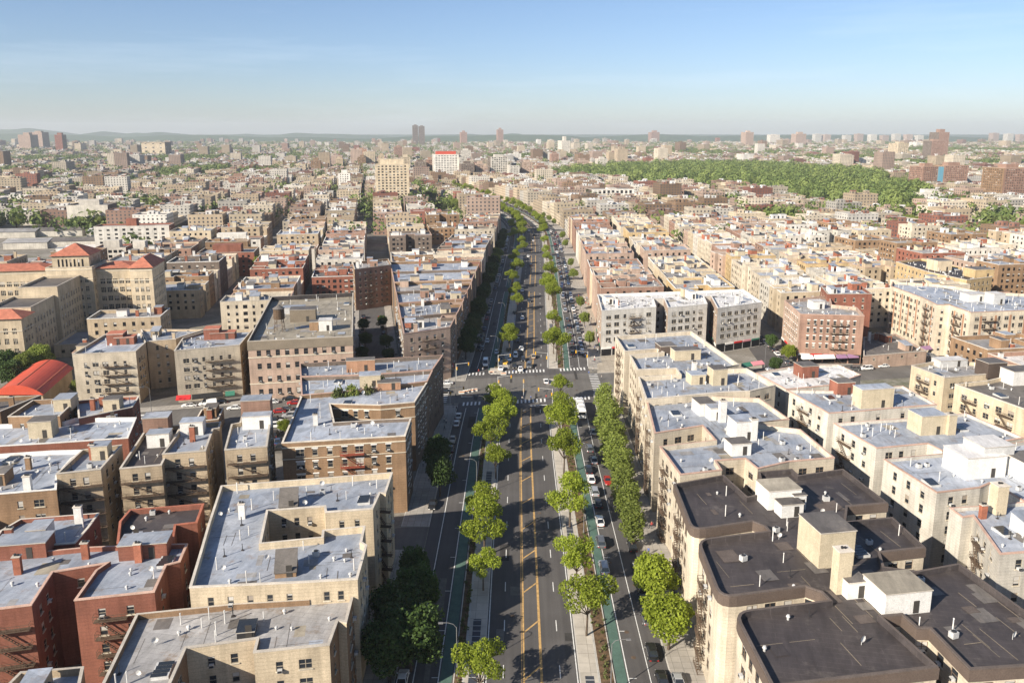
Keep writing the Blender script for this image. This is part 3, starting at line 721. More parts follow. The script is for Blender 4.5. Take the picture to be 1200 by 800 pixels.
# -- shaded side of the avenue, before the crossing
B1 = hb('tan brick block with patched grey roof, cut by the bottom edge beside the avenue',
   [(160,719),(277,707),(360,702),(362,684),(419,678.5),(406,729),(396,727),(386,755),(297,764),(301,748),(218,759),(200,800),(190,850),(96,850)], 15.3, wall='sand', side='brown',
   roof=RW, boxes=[(290,740,.9,2.4,3.0,'black_metal','glass')], sp=dict(s=3.1, mixed=.2), show=4, coping='coping', par=.8, clutter=1.5)
B2 = hb('tan brick apartment block with silver roof and courtyard open to the avenue',
   [(259,569),(460,553.5),(452,578),(445.5,577.5),(437,596),(381,600),(380,593),(314,598),(306,636),(377,629),(378,621),(428,616),(424,635),(430,638.5),(419,678),(362,681.5),(222,688),(235,645),(244,614)],
   18.3, wall='sand', side='sand', roof=RS, boxes=[(339,594,3.0,3.2,3.2,'wall_brown','roof_tar',2.2),(336,670,3.0,3.2,3.2,'wall_brown','roof_tar',2.2)],
   chims=[(284,607,2.8,'white_paint')], sp=dict(s=2.8, m=1.5, w=.95), show=4, par=1.1, clutter=1.3, fire_px=[(448,578,3.4,6)])
hb('red brick building with silver roof and deep shaded notch, brick chimneys behind its parapet',
   [(87,703),(181,693),(195,662),(211,658),(220,637),(170,638),(100,641),(60,645),(-30,652),(-30,716),(0,713),(37,708.5),(62,670),(124,660),(112,668)], 16.8, wall='red', roof=RS, coping='coping_pink', par=.7,
   boxes=[(172,648,2.6,7.5,4.0,'wall_red','roof_silver'),(30,648,2.6,8.0,4.0,'wall_red','roof_silver')], chims=[(101,654,2.8,'chimney_brick'),(22,672,3.0,'chimney_brick'),(163,658,3.2,'chimney_brick')],
   sp=dict(s=3.6, m=1.6, w=1.05), show=5, fire_px=[(128,699,4.6,6),(12,712,4.8,6)])
hb('low red brick building with plain silver roof, behind the red block with two chimneys',
   [(24,608),(116,601),(104,618),(88,636),(40,640),(-12,642),(0,622)], 16.6, wall='red', roof=RS, par=.7, sp=dict(s=3.2), show=3)
hb('red brick building with black roof and scalloped parapet',
   [(152,597),(239,590),(231,612),(206,615),(203,633),(137,636),(140,611)], 16.4, wall='red', roof=RB_, coping='tile', par=.9, sp=dict(s=3.2), show=4, boxes=[(160,630,.6,1.5,1.5,'galv','roof_silver')])
hb('small tan roof cut by the bottom edge, between the red block and the patched roof',
   [(24,787),(98,781),(84,850),(-40,850)], 15.0, wall='tan', roof=RS, sp=dict(s=3.2), show=2, clutter=1.2)
# tan row
TR = dict(wall='tan', sp=dict(s=3.0, m=1.6, w=1.1, h=1.65, top=3.0), show=5, par=.9, coping='coping')
hb('tan narrow building with brick chimney, first of the row with zigzag fire escapes', [(66,555),(118,549.5),(143,521),(96,527)], 19, fire_px=[(94,552,8.0,5)], boxes=[(120,536,3,3.2,3.0,'tan_paint',RS)], chims=[(109,538,3.2,'chimney_brick')], **TR)
hb('tan narrow building with black sunken roof, joined to its silver-roofed twin', [(140,549),(189.5,544.5),(213,498),(172,501)], 18.6, fire_px=[(166,546,8.0,5)], roof=RB_, boxes=[(188,521,3,4.6,3.2,'white_paint',RS),(186,507,4.2,5.4,4.0,'wall_brick',RS)], **TR)
hb('tan narrow building with silver roof, right beside the one with the black roof', [(190,532),(241,528),(250,502.5),(257,501.5),(259,494),(215,498)], 19.6, fire_px=[(216,530,8.0,5)], boxes=[(227,507,3,4.8,3.4,'white_paint',RS)], chims=[(226,517,3.4,'chimney_brick')], **TR)
hb('tan narrow building with white and brick stair house, beside the parking yard', [(263,527),(313,523),(319,481),(284,484),(281,495),(271,497)], 19.6, fire_px=[(289,525,8.0,5)], boxes=[(302,500,3.0,6.2,3.0,'white_paint',RS),(302,491,5.2,6.6,4.0,'wall_brick',RS)], **TR)
hb('brown brick block under a broad silver roof, left of the tan fire-escape row',
   [(-60,583),(0,578.5),(66,573),(67,557),(84,537),(100,527),(60,528),(-60,536)], 17.4, wall='brown', roof=RS, coping='coping_white', par=.8, sp=dict(s=3.4, mixed=.3), show=3)
hb('low brick building with long silver roof and red rear parapet wall', [(-60,526),(60,519),(150,513),(160,489),(88,490),(75,494),(-60,500)], 16.6, wall='red', roof=RS, par=.9, coping='coping_white', sp=dict(s=3.4), show=2,
   boxes=[(52,510,4,5,4,'tan_paint',RT),(132,490,.8,2,2,'galv',RS)])
hb('raised brown brick building with tar-patched silver roof', [(9,488),(70,487),(92,466),(38,469)], 18.6, wall='brown', roof=RS, par=1.1, boxes=[(78,478,3,4,5,'tan_paint',RS)], sp=dict(s=3.4), show=2)
hb('silver-roofed building with bright red brick end wall, beside the lamp post', [(92,490),(155,477),(163,464.5),(120,466),(90,470)], 17.5, wall='red', roof=RS, par=.7, sp=dict(s=3.4), show=4)
hb('grey-roofed brown building beside the red vaulted roof', [(-60,486),(0,482),(48,463),(0,466),(-60,470)], 14, wall='brown', roof=RT, sp=dict(s=3.4), show=2)
# far side of the wide street
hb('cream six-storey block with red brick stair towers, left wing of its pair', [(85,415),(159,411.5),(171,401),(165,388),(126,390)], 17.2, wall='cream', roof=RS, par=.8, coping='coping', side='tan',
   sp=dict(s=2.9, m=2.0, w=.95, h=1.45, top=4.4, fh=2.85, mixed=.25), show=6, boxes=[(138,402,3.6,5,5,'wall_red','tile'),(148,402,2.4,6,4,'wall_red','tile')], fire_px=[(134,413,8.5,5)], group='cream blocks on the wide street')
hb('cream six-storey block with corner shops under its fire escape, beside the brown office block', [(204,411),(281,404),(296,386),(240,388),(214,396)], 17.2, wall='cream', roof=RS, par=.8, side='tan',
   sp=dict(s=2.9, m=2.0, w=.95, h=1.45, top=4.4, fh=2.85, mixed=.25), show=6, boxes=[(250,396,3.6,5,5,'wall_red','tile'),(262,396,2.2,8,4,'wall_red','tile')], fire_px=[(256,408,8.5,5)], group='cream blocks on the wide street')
hb('recessed tan wing linking the two cream blocks', [(172,400),(206,397),(214,394),(240,386),(165,386)], 16.6, wall='tan', roof=RS, par=.6, sp=dict(s=3, w=.95, fh=2.85), show=6)
FB = hb('large brown brick office block with olive parapet band and rooftop water tank',
   [(290,400),(413,394),(413.5,380),(414,343),(318,348)], 19.6, wall='rose', side='brown', roof='roof_gravel', par=1.6, coping='coping', band=('band_olive', 3.0),
   sp=dict(s=3.05, m=1.8, w=1.35, h=1.9, top=5.1, fh=4.3), show=5, frame='frame_brown', courses=[(5.6, .3, 'stone'), (14.4, .35, 'stone')], clutter=.5,
   boxes=[(356,375,4.4,9,6,'band_olive',RT),(382,386,3.6,4.4,4.4,'white_paint','roof_white'),(372,386,3,5,3.5,'wall_brown',RT),(345,366,2.2,8,5,'galv',RS)], name='office_building')
hb('brown brick apartment block with ornamented front and red fire escape, trees in its court',
   [(330,519),(475,510.5),(482,490),(437,492),(392,495),(387,473),(446,474.5),(486,471),(501,447.5),(410,459),(353,464)], 18.4, wall='brown', side='dusk', roof=RS, coping='coping', par=.7,
   sp=dict(s=3.4, m=2.2, w=1.15, h=1.6, top=3.3, mixed=.3, heads=True), show=6, courses=[(1.3, .25, 'stone'), (3.9, .12, 'stone')], fire_px=[(412,515,5.2,5)], firemat='rust_iron', chims=[(370,498,2.6,'white_paint')], clutter=.9)
hb('row building with silver roof just beyond the treed court', [(353,463),(410,458),(501,446.5),(507,434),(430,440),(352,442)], 18.8, wall='brown', side='dusk', roof=RS, par=.9, coping='coping_pink', show=3, sp=dict(s=3.4),
   boxes=[(434,452,3.4,5.5,4,'tan_paint',RS),(456,455,2,6,3,'wall_orange',RT)])
hb('corner building with silver roof and high brick end wall at the wide crossing', [(352,441),(430,439),(507,433),(519,416),(435,421),(351,426)], 18.8, wall='orange', side='dusk', roof=RS, par=1.1, coping='coping_pink', show=3, sp=dict(s=3.4),
   boxes=[(423,434,3.4,8,3,'wall_orange',RT)])
hb('low black-roofed garage building on the wide street', [(228,494),(256,491),(262,478),(236,480)], 4.5, wall='brown', roof=RB_, par=.6, sp=dict(s=4, h=1.2, top=2.6), show=1, name='garage_building', cat='garage')
hb('small garage with white roof in the parking yard', [(120,497),(150,495),(156,487),(128,489)], 4.0, wall='pale', roof='roof_white', par=.5, sp=dict(s=4, h=1.2, top=2.4), show=1, name='garage_building', cat='garage')
0 and hb('small garage with tar roof, farther of two in the parking yard', [(262,500),(276,498.5),(284,489),(271,490.5)], 4.2, wall='red', roof=RT, par=.5, sp=dict(s=4, h=1.2, top=2.4), show=1, name='garage_building', cat='garage')
def water_tank(px_, py_, zr, label):
    q = pt(px_, py_, zr); root = thing('water_tank', label, 'water tank', (q[0], q[1], zr), group='rooftop water tanks')
    f = MB()
    for a, b in ((-1.4, -1.4), (1.4, -1.4), (1.4, 1.4), (-1.4, 1.4)): f.bar((a, b, 0), (a * .8, b * .8, 4.4), .12, 'iron')
    for z_ in (1.5, 3.0): 
        k = 1.4 * (1 - .2 * z_ / 4.4)
        for a, b in ((-1, -1), (1, -1), (1, 1), (-1, 1)): f.bar((a * k, b * k, z_), (-b * k, a * k, z_), .06, 'iron')
    for s_ in (-1, 1): f.bar((-1.4, 1.4 * s_, 0), (1.15, 1.15 * s_, 4.3), .05, 'iron'); f.bar((1.4 * s_, -1.4, 0), (1.15 * s_, 1.15, 4.3), .05, 'iron')
    f.build('stand', root)
    t_ = MB(); t_.bar((0, 0, 4.4), (0, 0, 8.0), 1.9, 'wood_dark', 16, 1.8)
    for z_ in (4.9, 5.7, 6.5, 7.3): t_.bar((0, 0, z_), (0, 0, z_ + .08), 1.93, 'iron', 16, 1.92)
    t_.build('tank', root); r_ = MB(); r_.bar((0, 0, 8.0), (0, 0, 9.3), 2.1, 'roof_tar', 16, .1); r_.build('roof', root)
water_tank(328, 388, 18.0, 'dark wooden water tank on iron legs on the large brown office block')
# red vaulted hall
def vault_hall():
    A, B_, D = pt(-6,462,6), pt(50,462,6), pt(84,432,6)
    a, b, d = Vector(A), Vector(B_), Vector(D); ax = (d - b); w_ = (b - a)
    org = (a.x, a.y, 0); root = thing('market_hall', 'long hall with a bright red barrel-vaulted metal roof', 'hall', org)
    mark([tuple(a), tuple(b), tuple(d), tuple(a + ax)], 4)
    mb = MB(org); q = [a, b, b + ax, a + ax]; mb.prism([tuple(p) for p in q], 0, 6, 'wall_tan', bottom=False); mb.build('wall', root)
    rb = MB(org); n = 16
    arc = [(t / n, 6.02 + 3.1 * math.sin(math.pi * t / n) ** .8) for t in range(n + 1)]
    a2, b2 = a - ax * .02 - w_ * .03, b - ax * .02 + w_ * .03; w2 = b2 - a2; ax2 = ax * 1.04
    for k in range(n):
        p0, p1 = a2 + w2 * arc[k][0], a2 + w2 * arc[k + 1][0]
        rb.poly([(p0.x, p0.y, arc[k][1]), (p1.x, p1.y, arc[k + 1][1]), (*(p1 + ax2), arc[k + 1][1]), (*(p0 + ax2), arc[k][1])], 'red_metal')
    rb.poly([(*(a2 + w2 * u), zz) for u, zz in arc], 'red_metal'); rb.poly([(*(a2 + w2 * u + ax2), zz) for u, zz in reversed(arc)], 'red_metal')
    rb.build('roof', root)
    rg = MB(org)
    for k in (2, 8, 14):
        p0 = a2 + w2 * arc[k][0]; rg.bar((*p0, arc[k][1] + .05), (*(p0 + ax2), arc[k][1] + .05), .12, 'tile')
    rg.build('roof_ridge', root)
vault_hall()
# hospital-like institution with hipped red tile roofs
def hip(mb, q, z0, z1, inset, mat='tile', eave=.8):
    q = ccw(q); e = offset(q, -eave); i_ = offset(q, inset)
    for k in range(len(q)):
        j = (k + 1) % len(q); mb.poly([(*e[k], z0), (*e[j], z0), (*i_[j], z1), (*i_[k], z1)], mat)
    mb.poly([(*p, z1) for p in i_], mat); mb.poly([(*p, z0) for p in reversed(e)], 'stone')
def wing(root, org, q, z, sp, wall='cream', par=.8, roofm=RT, courses=(), tile=None):
    """A wing: windowed walls and its own roof, as parts of one building."""
    tmp = building('tmp', 'tmp', q, z, wall=wall, roof=roofm, sp=sp, near=False, clutter=0, par=par, courses=courses)
    for ch in list(tmp.children):
        ch.parent = root; ch.location = (tmp.location.x - org[0], tmp.location.y - org[1], tmp.location.z - org[2])
    bpy.data.objects.remove(tmp)
    if tile: mb = MB(org); hip(mb, q, z + .12, z + tile[0], tile[1]); mb.build('tiled_roof', root)
def institution():
    c0 = pt(84,316,28); org = (c0[0], c0[1], 0)
    root = thing('hospital_building', 'huge tan institution with red tile roofs, a central tower and arched windows', 'institution', org)
    ang = rad(10); c, s = math.cos(ang), math.sin(ang)
    T = lambda x, y: (org[0] + x * c - y * s, org[1] + x * s + y * c)
    rect = lambda x0, x1, y0, y1: [T(x0, y0), T(x1, y0), T(x1, y1), T(x0, y1)]
    sp = dict(s=2.7, m=1.2, w=1.8, h=2.1, top=6.6, fh=3.7, mull=True)
    cs = [(5.4, .35, 'stone'), (1.2, .4, 'stone')]
    WP = 'sand'
    wing(root, org, rect(-70, -9, 0, 15), 28, sp, WP, courses=cs, tile=(2.0, 6))
    wing(root, org, rect(9, 24, 1, 15), 28, sp, WP, courses=cs, tile=(2.0, 6))
    wing(root, org, rect(24.1, 33, -4, 16), 28.6, dict(sp, s=2.6, w=1.3), WP, courses=cs, tile=(4.0, 4.2))
    wing(root, org, rect(-9.1, 9, -3, 16), 29.5, dict(sp, s=2.8, w=1.3), WP, courses=cs)
    wing(root, org, rect(-7, 7.5, -1, 14), 34, dict(s=1.5, m=1.8, w=.75, h=3.2, top=4.6, fh=30), WP, tile=(4.4, 6.8))
    wing(root, org, rect(-10, 4, -28, -3.2), 26, dict(sp, s=3.0, w=1.2), WP)
    wing(root, org, rect(-12, 2.5, -50, -28.1), 22.5, dict(sp, s=3.0, w=1.2), WP)
    wing(root, org, rect(-13.5, 3, -60, -50.1), 20.5, dict(sp, s=2.8, w=1.4, top=5.5), WP, courses=[(4.6, .4, 'stone')], tile=(2.6, 4.6))
    wing(root, org, rect(4.1, 20, -38, -14), 5, dict(s=3.6, w=1.3), WP, roofm=RS)
institution()

# -- beyond the crossing, sunny side
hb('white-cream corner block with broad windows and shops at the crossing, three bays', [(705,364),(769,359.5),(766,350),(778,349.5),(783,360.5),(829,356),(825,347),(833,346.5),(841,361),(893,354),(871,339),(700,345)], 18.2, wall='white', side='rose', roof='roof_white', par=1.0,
   coping='coping_white', sp=dict(s=3.3, m=1.4, w=1.2, mixed=.7, w2=2.1, h=1.55, top=3.6, fh=2.95), show=6, fire_px=[(743,361,5,5)], floor_store=True, clutter=1.3)
hb('red brick six-storey block with pale stone window heads over a row of shops', [(938,368),(1013,370),(1004,360),(975,357),(972,346),(919,352)], 18.6, wall='brick', side='rose', roof=RW, par=1.2, coping='coping_pink',
   sp=dict(s=2.5, m=2, w=.95, h=1.7, top=3.9, fh=2.95, heads=True), show=6, fire_px=[(984,369,6,6)], boxes=[(956,361,3,5,4,'white_paint','roof_white')], floor_store=True)
hb('salmon-red painted block rising behind the red brick corner block', [(970,344.5),(1022,344),(1004,332),(962,335)], 20.5, wall='red', side='red', roof=RS, par=1.0, sp=dict(s=3.6, w=.95, h=1.6), show=5)
hb('low shop building with dark roof and coloured awnings on the wide street', [(1012,395),(1050,391),(1086,411),(1012,417)], 5.0, wall='rose', roof=RT, par=.7, sp=dict(s=6, h=1.0, top=2.0), show=1, name='shop_building', cat='shop building', clutter=.5)
hb('long cream and orange-banded block with fire escapes, running back from the wide street', [(1082,349),(1098,357),(1112,357),(1138,366),(1290,360),(1240,346),(1150,342),(1120,336),(1096,333),(1046,330),(1044,335)], 20.2, wall='cream', roof=RS, par=1.0, coping='coping_pink',
   sp=dict(s=3.0, m=1.3, w=1.1, mixed=.3, h=1.6, fh=2.95, top=3.4, vband=True), show=7, fire_px=[(1160,365,6,7),(1090,352,5,7),(1125,361,5,7)], boxes=[(1140,352,3,8,5,'white_paint','roof_white'),(1165,355,4,5,5,'galv','roof_white')])
hb('long tan brick block with black roofs and tall end stair tower', [(1050,306.5),(1088,318.5),(1133,328),(1163,324),(1143,317),(1080,303)], 19, wall='ochre', roof=RB_, par=1.0, sp=dict(s=3.6, w=1.2), show=3, coping='coping', boxes=[(1100,316,5,8,8,'wall_sand',RT),(1146,324,4,10,8,'wall_ochre',RT)])
# -- sunny side before the crossing
hb('cream avenue block stepped with shallow silver-roofed wings, nearest the crossing', [(721,394),(810,388),(866,427),(834,433),(875,431.5),(909,451),(879,458),(850,459),(757,467.5),(748,441.5),(797,438.5),(792,431.5),(747,433),(738,416),(777,412.5),(770,408.5),(732,411.5)],
   20.0, wall='cream', roof=RS, par=1.2, coping='coping', sp=dict(s=3.3, m=1.4, w=1.2, mixed=.3), frame='frame_brown', show=6, boxes=[(780,413,2.6,5,5,'band_brown',RT),(803,420,3.0,8,4,'tan_paint',RT),(840,449,4.4,4,4,'tan_paint',RT),(815,448,2.6,4,4,'tan_paint',RS)],
   chims=[(815,412,2.4,'chimney_brick'),(813,438,3.4,'white_paint')], fire_px=[(727,404,3.5,6),(752,452,3.5,6)])
hb('cream avenue block with silver roof, brown-walled light court and white stair houses', [(757.5,468.5),(825,464),(890,466.5),(925,491),(878,495.5),(938,503),(978,536),(925,540.5),(888,549),(873,537),(839,539.5),(846,550.5),(797,556),(773,523),(838,515.5),(823,498.5),(767,507.5)],
   19.0, wall='cream', side='cream', roof=RS, par=1.0, coping='coping_pink', sp=dict(s=3.2, m=1.3, w=1.1, mixed=.3), frame='frame_brown', show=6, boxes=[(824,483,3.0,4,5,'white_paint',RT),(836,490,3,3,3,'white_paint',RS),(868,512,4.4,4.6,4.6,'white_paint',RS),(864,530,2.6,4.4,3.6,'white_paint',RT)],
   chims=[(846,494,5.2,'white_paint',1.6,1.2),(882,515,4.8,'white_paint',1.5,1.2)], fire_px=[(762,490,3.5,6),(782,535,3.5,6)], band=None)
hb('large cream block with rounded corner bays and brown-edged black roofs, cut by the bottom edge',
   [(790,567),(848,556.5),(876,582),(894.5,578),(889,553),(928,549.5),(936,557),(988,549.5),(1040,589),(993,593),(991,611),(1046,606),(1084,641),(1031,647),(1036,664),(1075,669),(1124,660),(1260,758),(1262,776),(1137,784),(1090,736),(1075,735.5),(1057,720),(1033,722),
    (1099,781),(905,804),(860,716.5),(972,703),(962,693),(944,686.5),(844,700),(817,632),(901,622),(896,616),(882,610.5),(811,621)],
   18.3, round=[(860,716.5),(844,700),(811,621),(817,632)], wall='cream', side='cream', roof=RB_, par=.9, coping='coping_dark', band=('band_brown', 1.7), sp=dict(s=2.9, m=1.2, w=1.4, h=1.6, mixed=.5, top=3.6, fh=2.95, corner=True), frame='frame_brown', show=6, clutter=.55,
   boxes=[(966,652,6.0,6.0,6.6,'tan_paint',RT),(1049,707,3.4,7.2,5.4,'white_paint','roof_gravel'),(998,695,2.6,3.2,2.8,'white_paint',RT),(911,589,3.6,6.4,5.0,'white_paint','roof_gravel'),(933,594,2.8,2.4,2.4,'white_paint',RT),(924,602,2.4,4.2,2.6,'white_paint',RT)],
   chims=[(984,692,6.8,'tan_paint',2.2,1.8)], fire_px=[(798,590,3.5,6),(829,662,3.5,6)])
# second row behind, across the planted alley
S2 = dict(wall='grey', side='grey', roof=RS, par=.6, coping='coping_pink', sp=dict(s=3.8, m=1.8, w=1.2, h=1.75, top=3.0, mixed=.2, fh=3.05), show=4)
hb('pale brick building with row of black roof vents and large white rooftop plant house', [(1036,538),(1098,577),(1149,571),(1160,566),(1176,573),(1290,640),(1350,600),(1215,515),(1110,531)], 16.6, boxes=[(1140,552,4.5,9,7,'white_paint','roof_white'),(1155,549,6,7,6,'galv','roof_white'),(1215,560,4,9,9,'white_paint',RT)],
   chims=[(1168,600,5.5,'tan_paint',2.2,2.0)], **S2)
hb('pale brick building with tan boiler chimney, at the edge beside the black roof', [(1113,595),(1128,606),(1140,604),(1149,612),(1172,649),(1290,640),(1340,620),(1180,590),(1160,590)][:3] + [(1172,649),(1290,640),(1340,655),(1200,588),(1160,592)], 16.4, fire_px=[(1140,620,4,4)], **S2)
hb('pale brick building with square cream stair house and red-stained chimney', [(977,496),(1027,525),(1087,519.5),(1104,528),(1200,513),(1132,484),(1098,488),(1034,492)], 16.6, boxes=[(1085,505,4.6,6.5,5,'tan_paint',RS)], chims=[(1112,508,4.8,'tan_paint',2,1.8)], fire_px=[(992,505,4.5,4)], **S2)
hb('pale brick building with orange stair tower, next to the white roof', [(922,457),(971,484),(1015,481),(1045,478),(1098,474),(1058,452),(1010,456),(976,458)], 16.6, boxes=[(1022,475,5,9,4,'tan_paint',RS),(986,460,3.4,5,4,'wall_red',RT)], fire_px=[(945,469,4.5,4)], **S2)
hb('low building with bright white roof and red stair box, opposite the shops', [(886,437),(921,456),(975,451),(1009,439),(982,427),(930,429)], 13.5, wall='grey', roof='roof_white', par=.5, coping='coping_pink', sp=dict(s=3.6), show=3, boxes=[(944,440,3.6,5.4,5,'wall_red',RT)])
hb('tan building with cluttered roof facing the shops across the wide street', [(1068,428),(1107,442.5),(1158,438),(1195,428),(1104,422)], 17.4, wall='sand', roof=RW, par=1.0, sp=dict(s=3.4, mixed=.4), show=4, fire_px=[(1085,434,4.5,4)], boxes=[(1112,428,2,9,4,'galv','roof_white')])
hb('tan building with orange-brick flank, cut by the frame below the long cream block', [(1119,450),(1200,479),(1290,484),(1300,450),(1200,436),(1156,446)], 17.2, wall='sand', roof=RT, par=1.0, sp=dict(s=3.6, mixed=.4), show=4, fire_px=[(1140,457,4.5,4),(1182,472,4.5,4)], boxes=[(1160,440,4.4,6,5,'band_brown',RT),(1195,448,4,9,5,'white_paint',RT)])
# first block on the shaded side beyond the crossing: five deep buildings that widen away from the camera
def lerp(a, b, t): return (a[0] + (b[0] - a[0]) * t, a[1] + (b[1] - a[1]) * t)
L0, L1 = pt(473,391,18.6), pt(457,307,18.6)
ts = [0, .16, .32, .47, .62, .80, 1.0]
for k in range(6):
    yr0 = 269 + (417 - 269) * ts[k]; yr1 = 269 + (417 - 269) * ts[k + 1] - .1
    a, b = lerp(L0, L1, ts[k]), lerp(L0, L1, ts[k + 1] - .002)
    r0, r1 = (cen(yr0) - 24.4, yr0), (cen(yr1) - 24.4, yr1)
    m1, m2 = lerp(r0, r1, .62), lerp(r0, r1, .80)
    q = [a, r0, m1, (m1[0] - 5, m1[1] - .8), (m2[0] - 5, m2[1] - .8), m2, r1, b]
    building('apartment_building', ['pale rose corner block with fire escape over a red shop sign at the crossing', 'brown-walled avenue building with silver roof, second from the red shop sign', 'avenue building with buff parapets, third from the red shop sign', 'avenue building with black stair box, fourth from the red shop sign',
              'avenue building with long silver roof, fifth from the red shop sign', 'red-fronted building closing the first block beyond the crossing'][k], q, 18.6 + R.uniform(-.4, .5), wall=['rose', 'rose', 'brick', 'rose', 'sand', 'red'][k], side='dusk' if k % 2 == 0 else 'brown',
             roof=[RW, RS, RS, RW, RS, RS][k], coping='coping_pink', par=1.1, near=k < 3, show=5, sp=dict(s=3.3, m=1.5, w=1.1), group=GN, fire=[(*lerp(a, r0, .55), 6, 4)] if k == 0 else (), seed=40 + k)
hb('brown eight-bay block closing the dark side street, a green tree at its foot', [(415.5,315.5),(458.5,310),(455,303),(413,307.5)], 20.5, wall='brick', side='brown', roof=RW, par=1.0, sp=dict(s=2.9, m=1.4, w=1.05), show=7, fire_px=[(436,314,4,6),(450,311,4,6)])
mark([at(110,552)[:2], at(342,534)[:2], at(356,462)[:2], at(140,478)[:2]])
mark([at(900,481)[:2], at(1135,478)[:2], at(1112,404)[:2], at(890,414)[:2]])
mark([pt(413,415,0), pt(463,415,0), pt(457,360,0), pt(415,352,0)], 3)   # the dark side street stays open
# ------------------------------------------------------------ landmark towers
def tower(label, x0, x1, ytop, ybase, wall='brick', depth=None, name='tower_block', sp=None, roof=RW, capz=(4, .5), extra=None, ang=rad(10), par=1.0, side=None, clutter=0):
    l, r_ = at(x0, ybase), at(x1, ybase); Y = l[1]
    t = at((x0 + x1) / 2, ybase); W = (r_[0] - l[0]); dirn = Vector((t[0], t[1]))
    # height from the photo row of the top at that distance
    b = (ytop - CY) / F; dz = (-math.sin(PITCH) - b * math.cos(PITCH)); dy = math.cos(PITCH) - b * math.sin(PITCH)
    z = CAM_H + Y * dz / dy
    D = depth or W * .8
    c, s = math.cos(ang), math.sin(ang)
    q = [(l[0] + a * c - b_ * s, Y + a * s + b_ * c) for a, b_ in ((0, 0), (W, 0), (W, D), (0, D))]
    sp = sp or dict(s=max(3.2, W / 12), m=2, w=max(1.4, W / 26), h=1.5, fh=3.0 if z < 60 else 3.6, top=3)
    root = building(name, label, q, z, wall=wall, side=side or wall, roof=roof, sp=sp, near=False, clutter=clutter, par=par, cat='tower', group='towers on the skyline', occupy=True)
    org = root.location
    mb = MB(org); mx_, my = t[0] - D * s * .4, Y + D * .5
    mb.obox(mx_, my, z - par, z + capz[0], W * capz[1], D * .4, ang, extra or ('wall_' + wall)); mb.build('roof_plant', root)
    return root
tower('tan slab tower with dense window grid and twin roof stubs', 441, 480, 193, 243, 'sand', 26, sp=dict(s=4.2, m=2, w=2.2, h=1.7, fh=3.2, top=3), capz=(6, .7))
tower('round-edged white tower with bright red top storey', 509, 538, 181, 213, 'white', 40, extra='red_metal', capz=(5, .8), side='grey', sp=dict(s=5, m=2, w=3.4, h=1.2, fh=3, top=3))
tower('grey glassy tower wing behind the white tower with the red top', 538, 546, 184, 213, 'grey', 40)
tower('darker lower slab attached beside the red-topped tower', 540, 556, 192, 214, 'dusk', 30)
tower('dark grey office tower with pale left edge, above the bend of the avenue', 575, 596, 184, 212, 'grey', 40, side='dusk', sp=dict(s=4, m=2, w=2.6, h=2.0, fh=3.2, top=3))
tower('small blue-green glazed building beside the dark grey office tower', 597, 609, 194, 213, 'grey', 30, extra='glass')
tower('left one of the twin dark residential towers on the skyline', 484, 490.3, 147, 172, 'dusk', 40, capz=(5, .5))
tower('right one of the twin dark residential towers on the skyline', 491.3, 498, 148, 172, 'dusk', 40, capz=(5, .5))
tower('lone brown tower on the horizon, left of its stepped twin', 540, 547.5, 155, 171, 'brick', 60, capz=(10, .4))
tower('tall brown tower with a pointed cap on the horizon above the avenue', 583, 590, 152, 170, 'brick', 50, capz=(12, .4))
tower('pale pyramid-topped tower in the middle distance', 658, 668, 165, 186, 'pale', 60, capz=(14, .3))
tower('stepped brown tower standing above the woods on the horizon', 763, 773, 155, 168, 'brick', 80, capz=(14, .5))
tower('slim tan tower right of the stepped brown one', 873, 883, 155, 174, 'rose', 60, capz=(8, .4))
tower('pair of pale slabs behind the slim tan tower', 902, 914, 158, 170, 'pale', 50)
tower('rose tower cluster beyond the park', 932, 945, 157, 172, 'rose', 60, capz=(12, .5))
tower('tan slab tower with vertical ribs beyond the park', 1050, 1064, 168, 193, 'sand', 40, sp=dict(s=6, m=2, w=3, h=1.6, fh=3.4, top=3))
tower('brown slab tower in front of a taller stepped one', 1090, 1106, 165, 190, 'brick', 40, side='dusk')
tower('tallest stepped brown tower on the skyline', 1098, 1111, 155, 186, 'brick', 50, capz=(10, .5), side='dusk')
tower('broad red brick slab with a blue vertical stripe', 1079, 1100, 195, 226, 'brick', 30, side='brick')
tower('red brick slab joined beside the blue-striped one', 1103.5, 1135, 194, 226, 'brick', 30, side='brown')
o = MB(); q = at(1101.7, 226); o.o = (q[0], q[1], 0); o.box(q[0] - 4, q[0] + 4, q[1] + .5, q[1] + 12, 0, 37, 'blue_strip') if 'blue_strip' in M else (flat('blue_strip', (.10, .24, .32), .4), o.box(q[0] - 4, q[0] + 4, q[1] + .5, q[1] + 12, 0, 37, 'blue_strip'))
t = o.build('stair_tower'); t['label'] = 'blue glazed stair tower between the two red brick slabs'; t['category'] = 'tower'
tower('great red brick slab at the frame edge, the nearest of the red towers', 1172, 1204, 197, 243, 'brick', 34, side='brown')
tower('windowless grey concrete box building with a dark side', 81, 126, 241, 273, 'pale', 26, side='dusk', sp=dict(s=500), name='storage_building')
tower('tall tan block cluster on the far left ridge', 23, 36, 158, 178, 'rose', 90, capz=(10, .5), side='dusk')
tower('second tan block of the cluster on the far ridge', 37, 50, 155, 176, 'rose', 90, capz=(6, .5), side='dusk')
tower('slim dark red tower on the far ridge', 66, 74, 158, 180, 'red', 50, capz=(8, .6), side='dusk')
tower('broad beige armoury-like building with plain walls', 167, 193, 168, 185, 'sand', 90, side='dusk', name='armoury_building', sp=dict(s=30, w=6, h=6, fh=14))
tower('pink apartment slab amid the middle distance roofs', 414, 430, 175, 190, 'orange', 30)
tower('slim white tower at the end of the side avenue', 397, 411, 203, 228, 'white', 22, side='dusk')
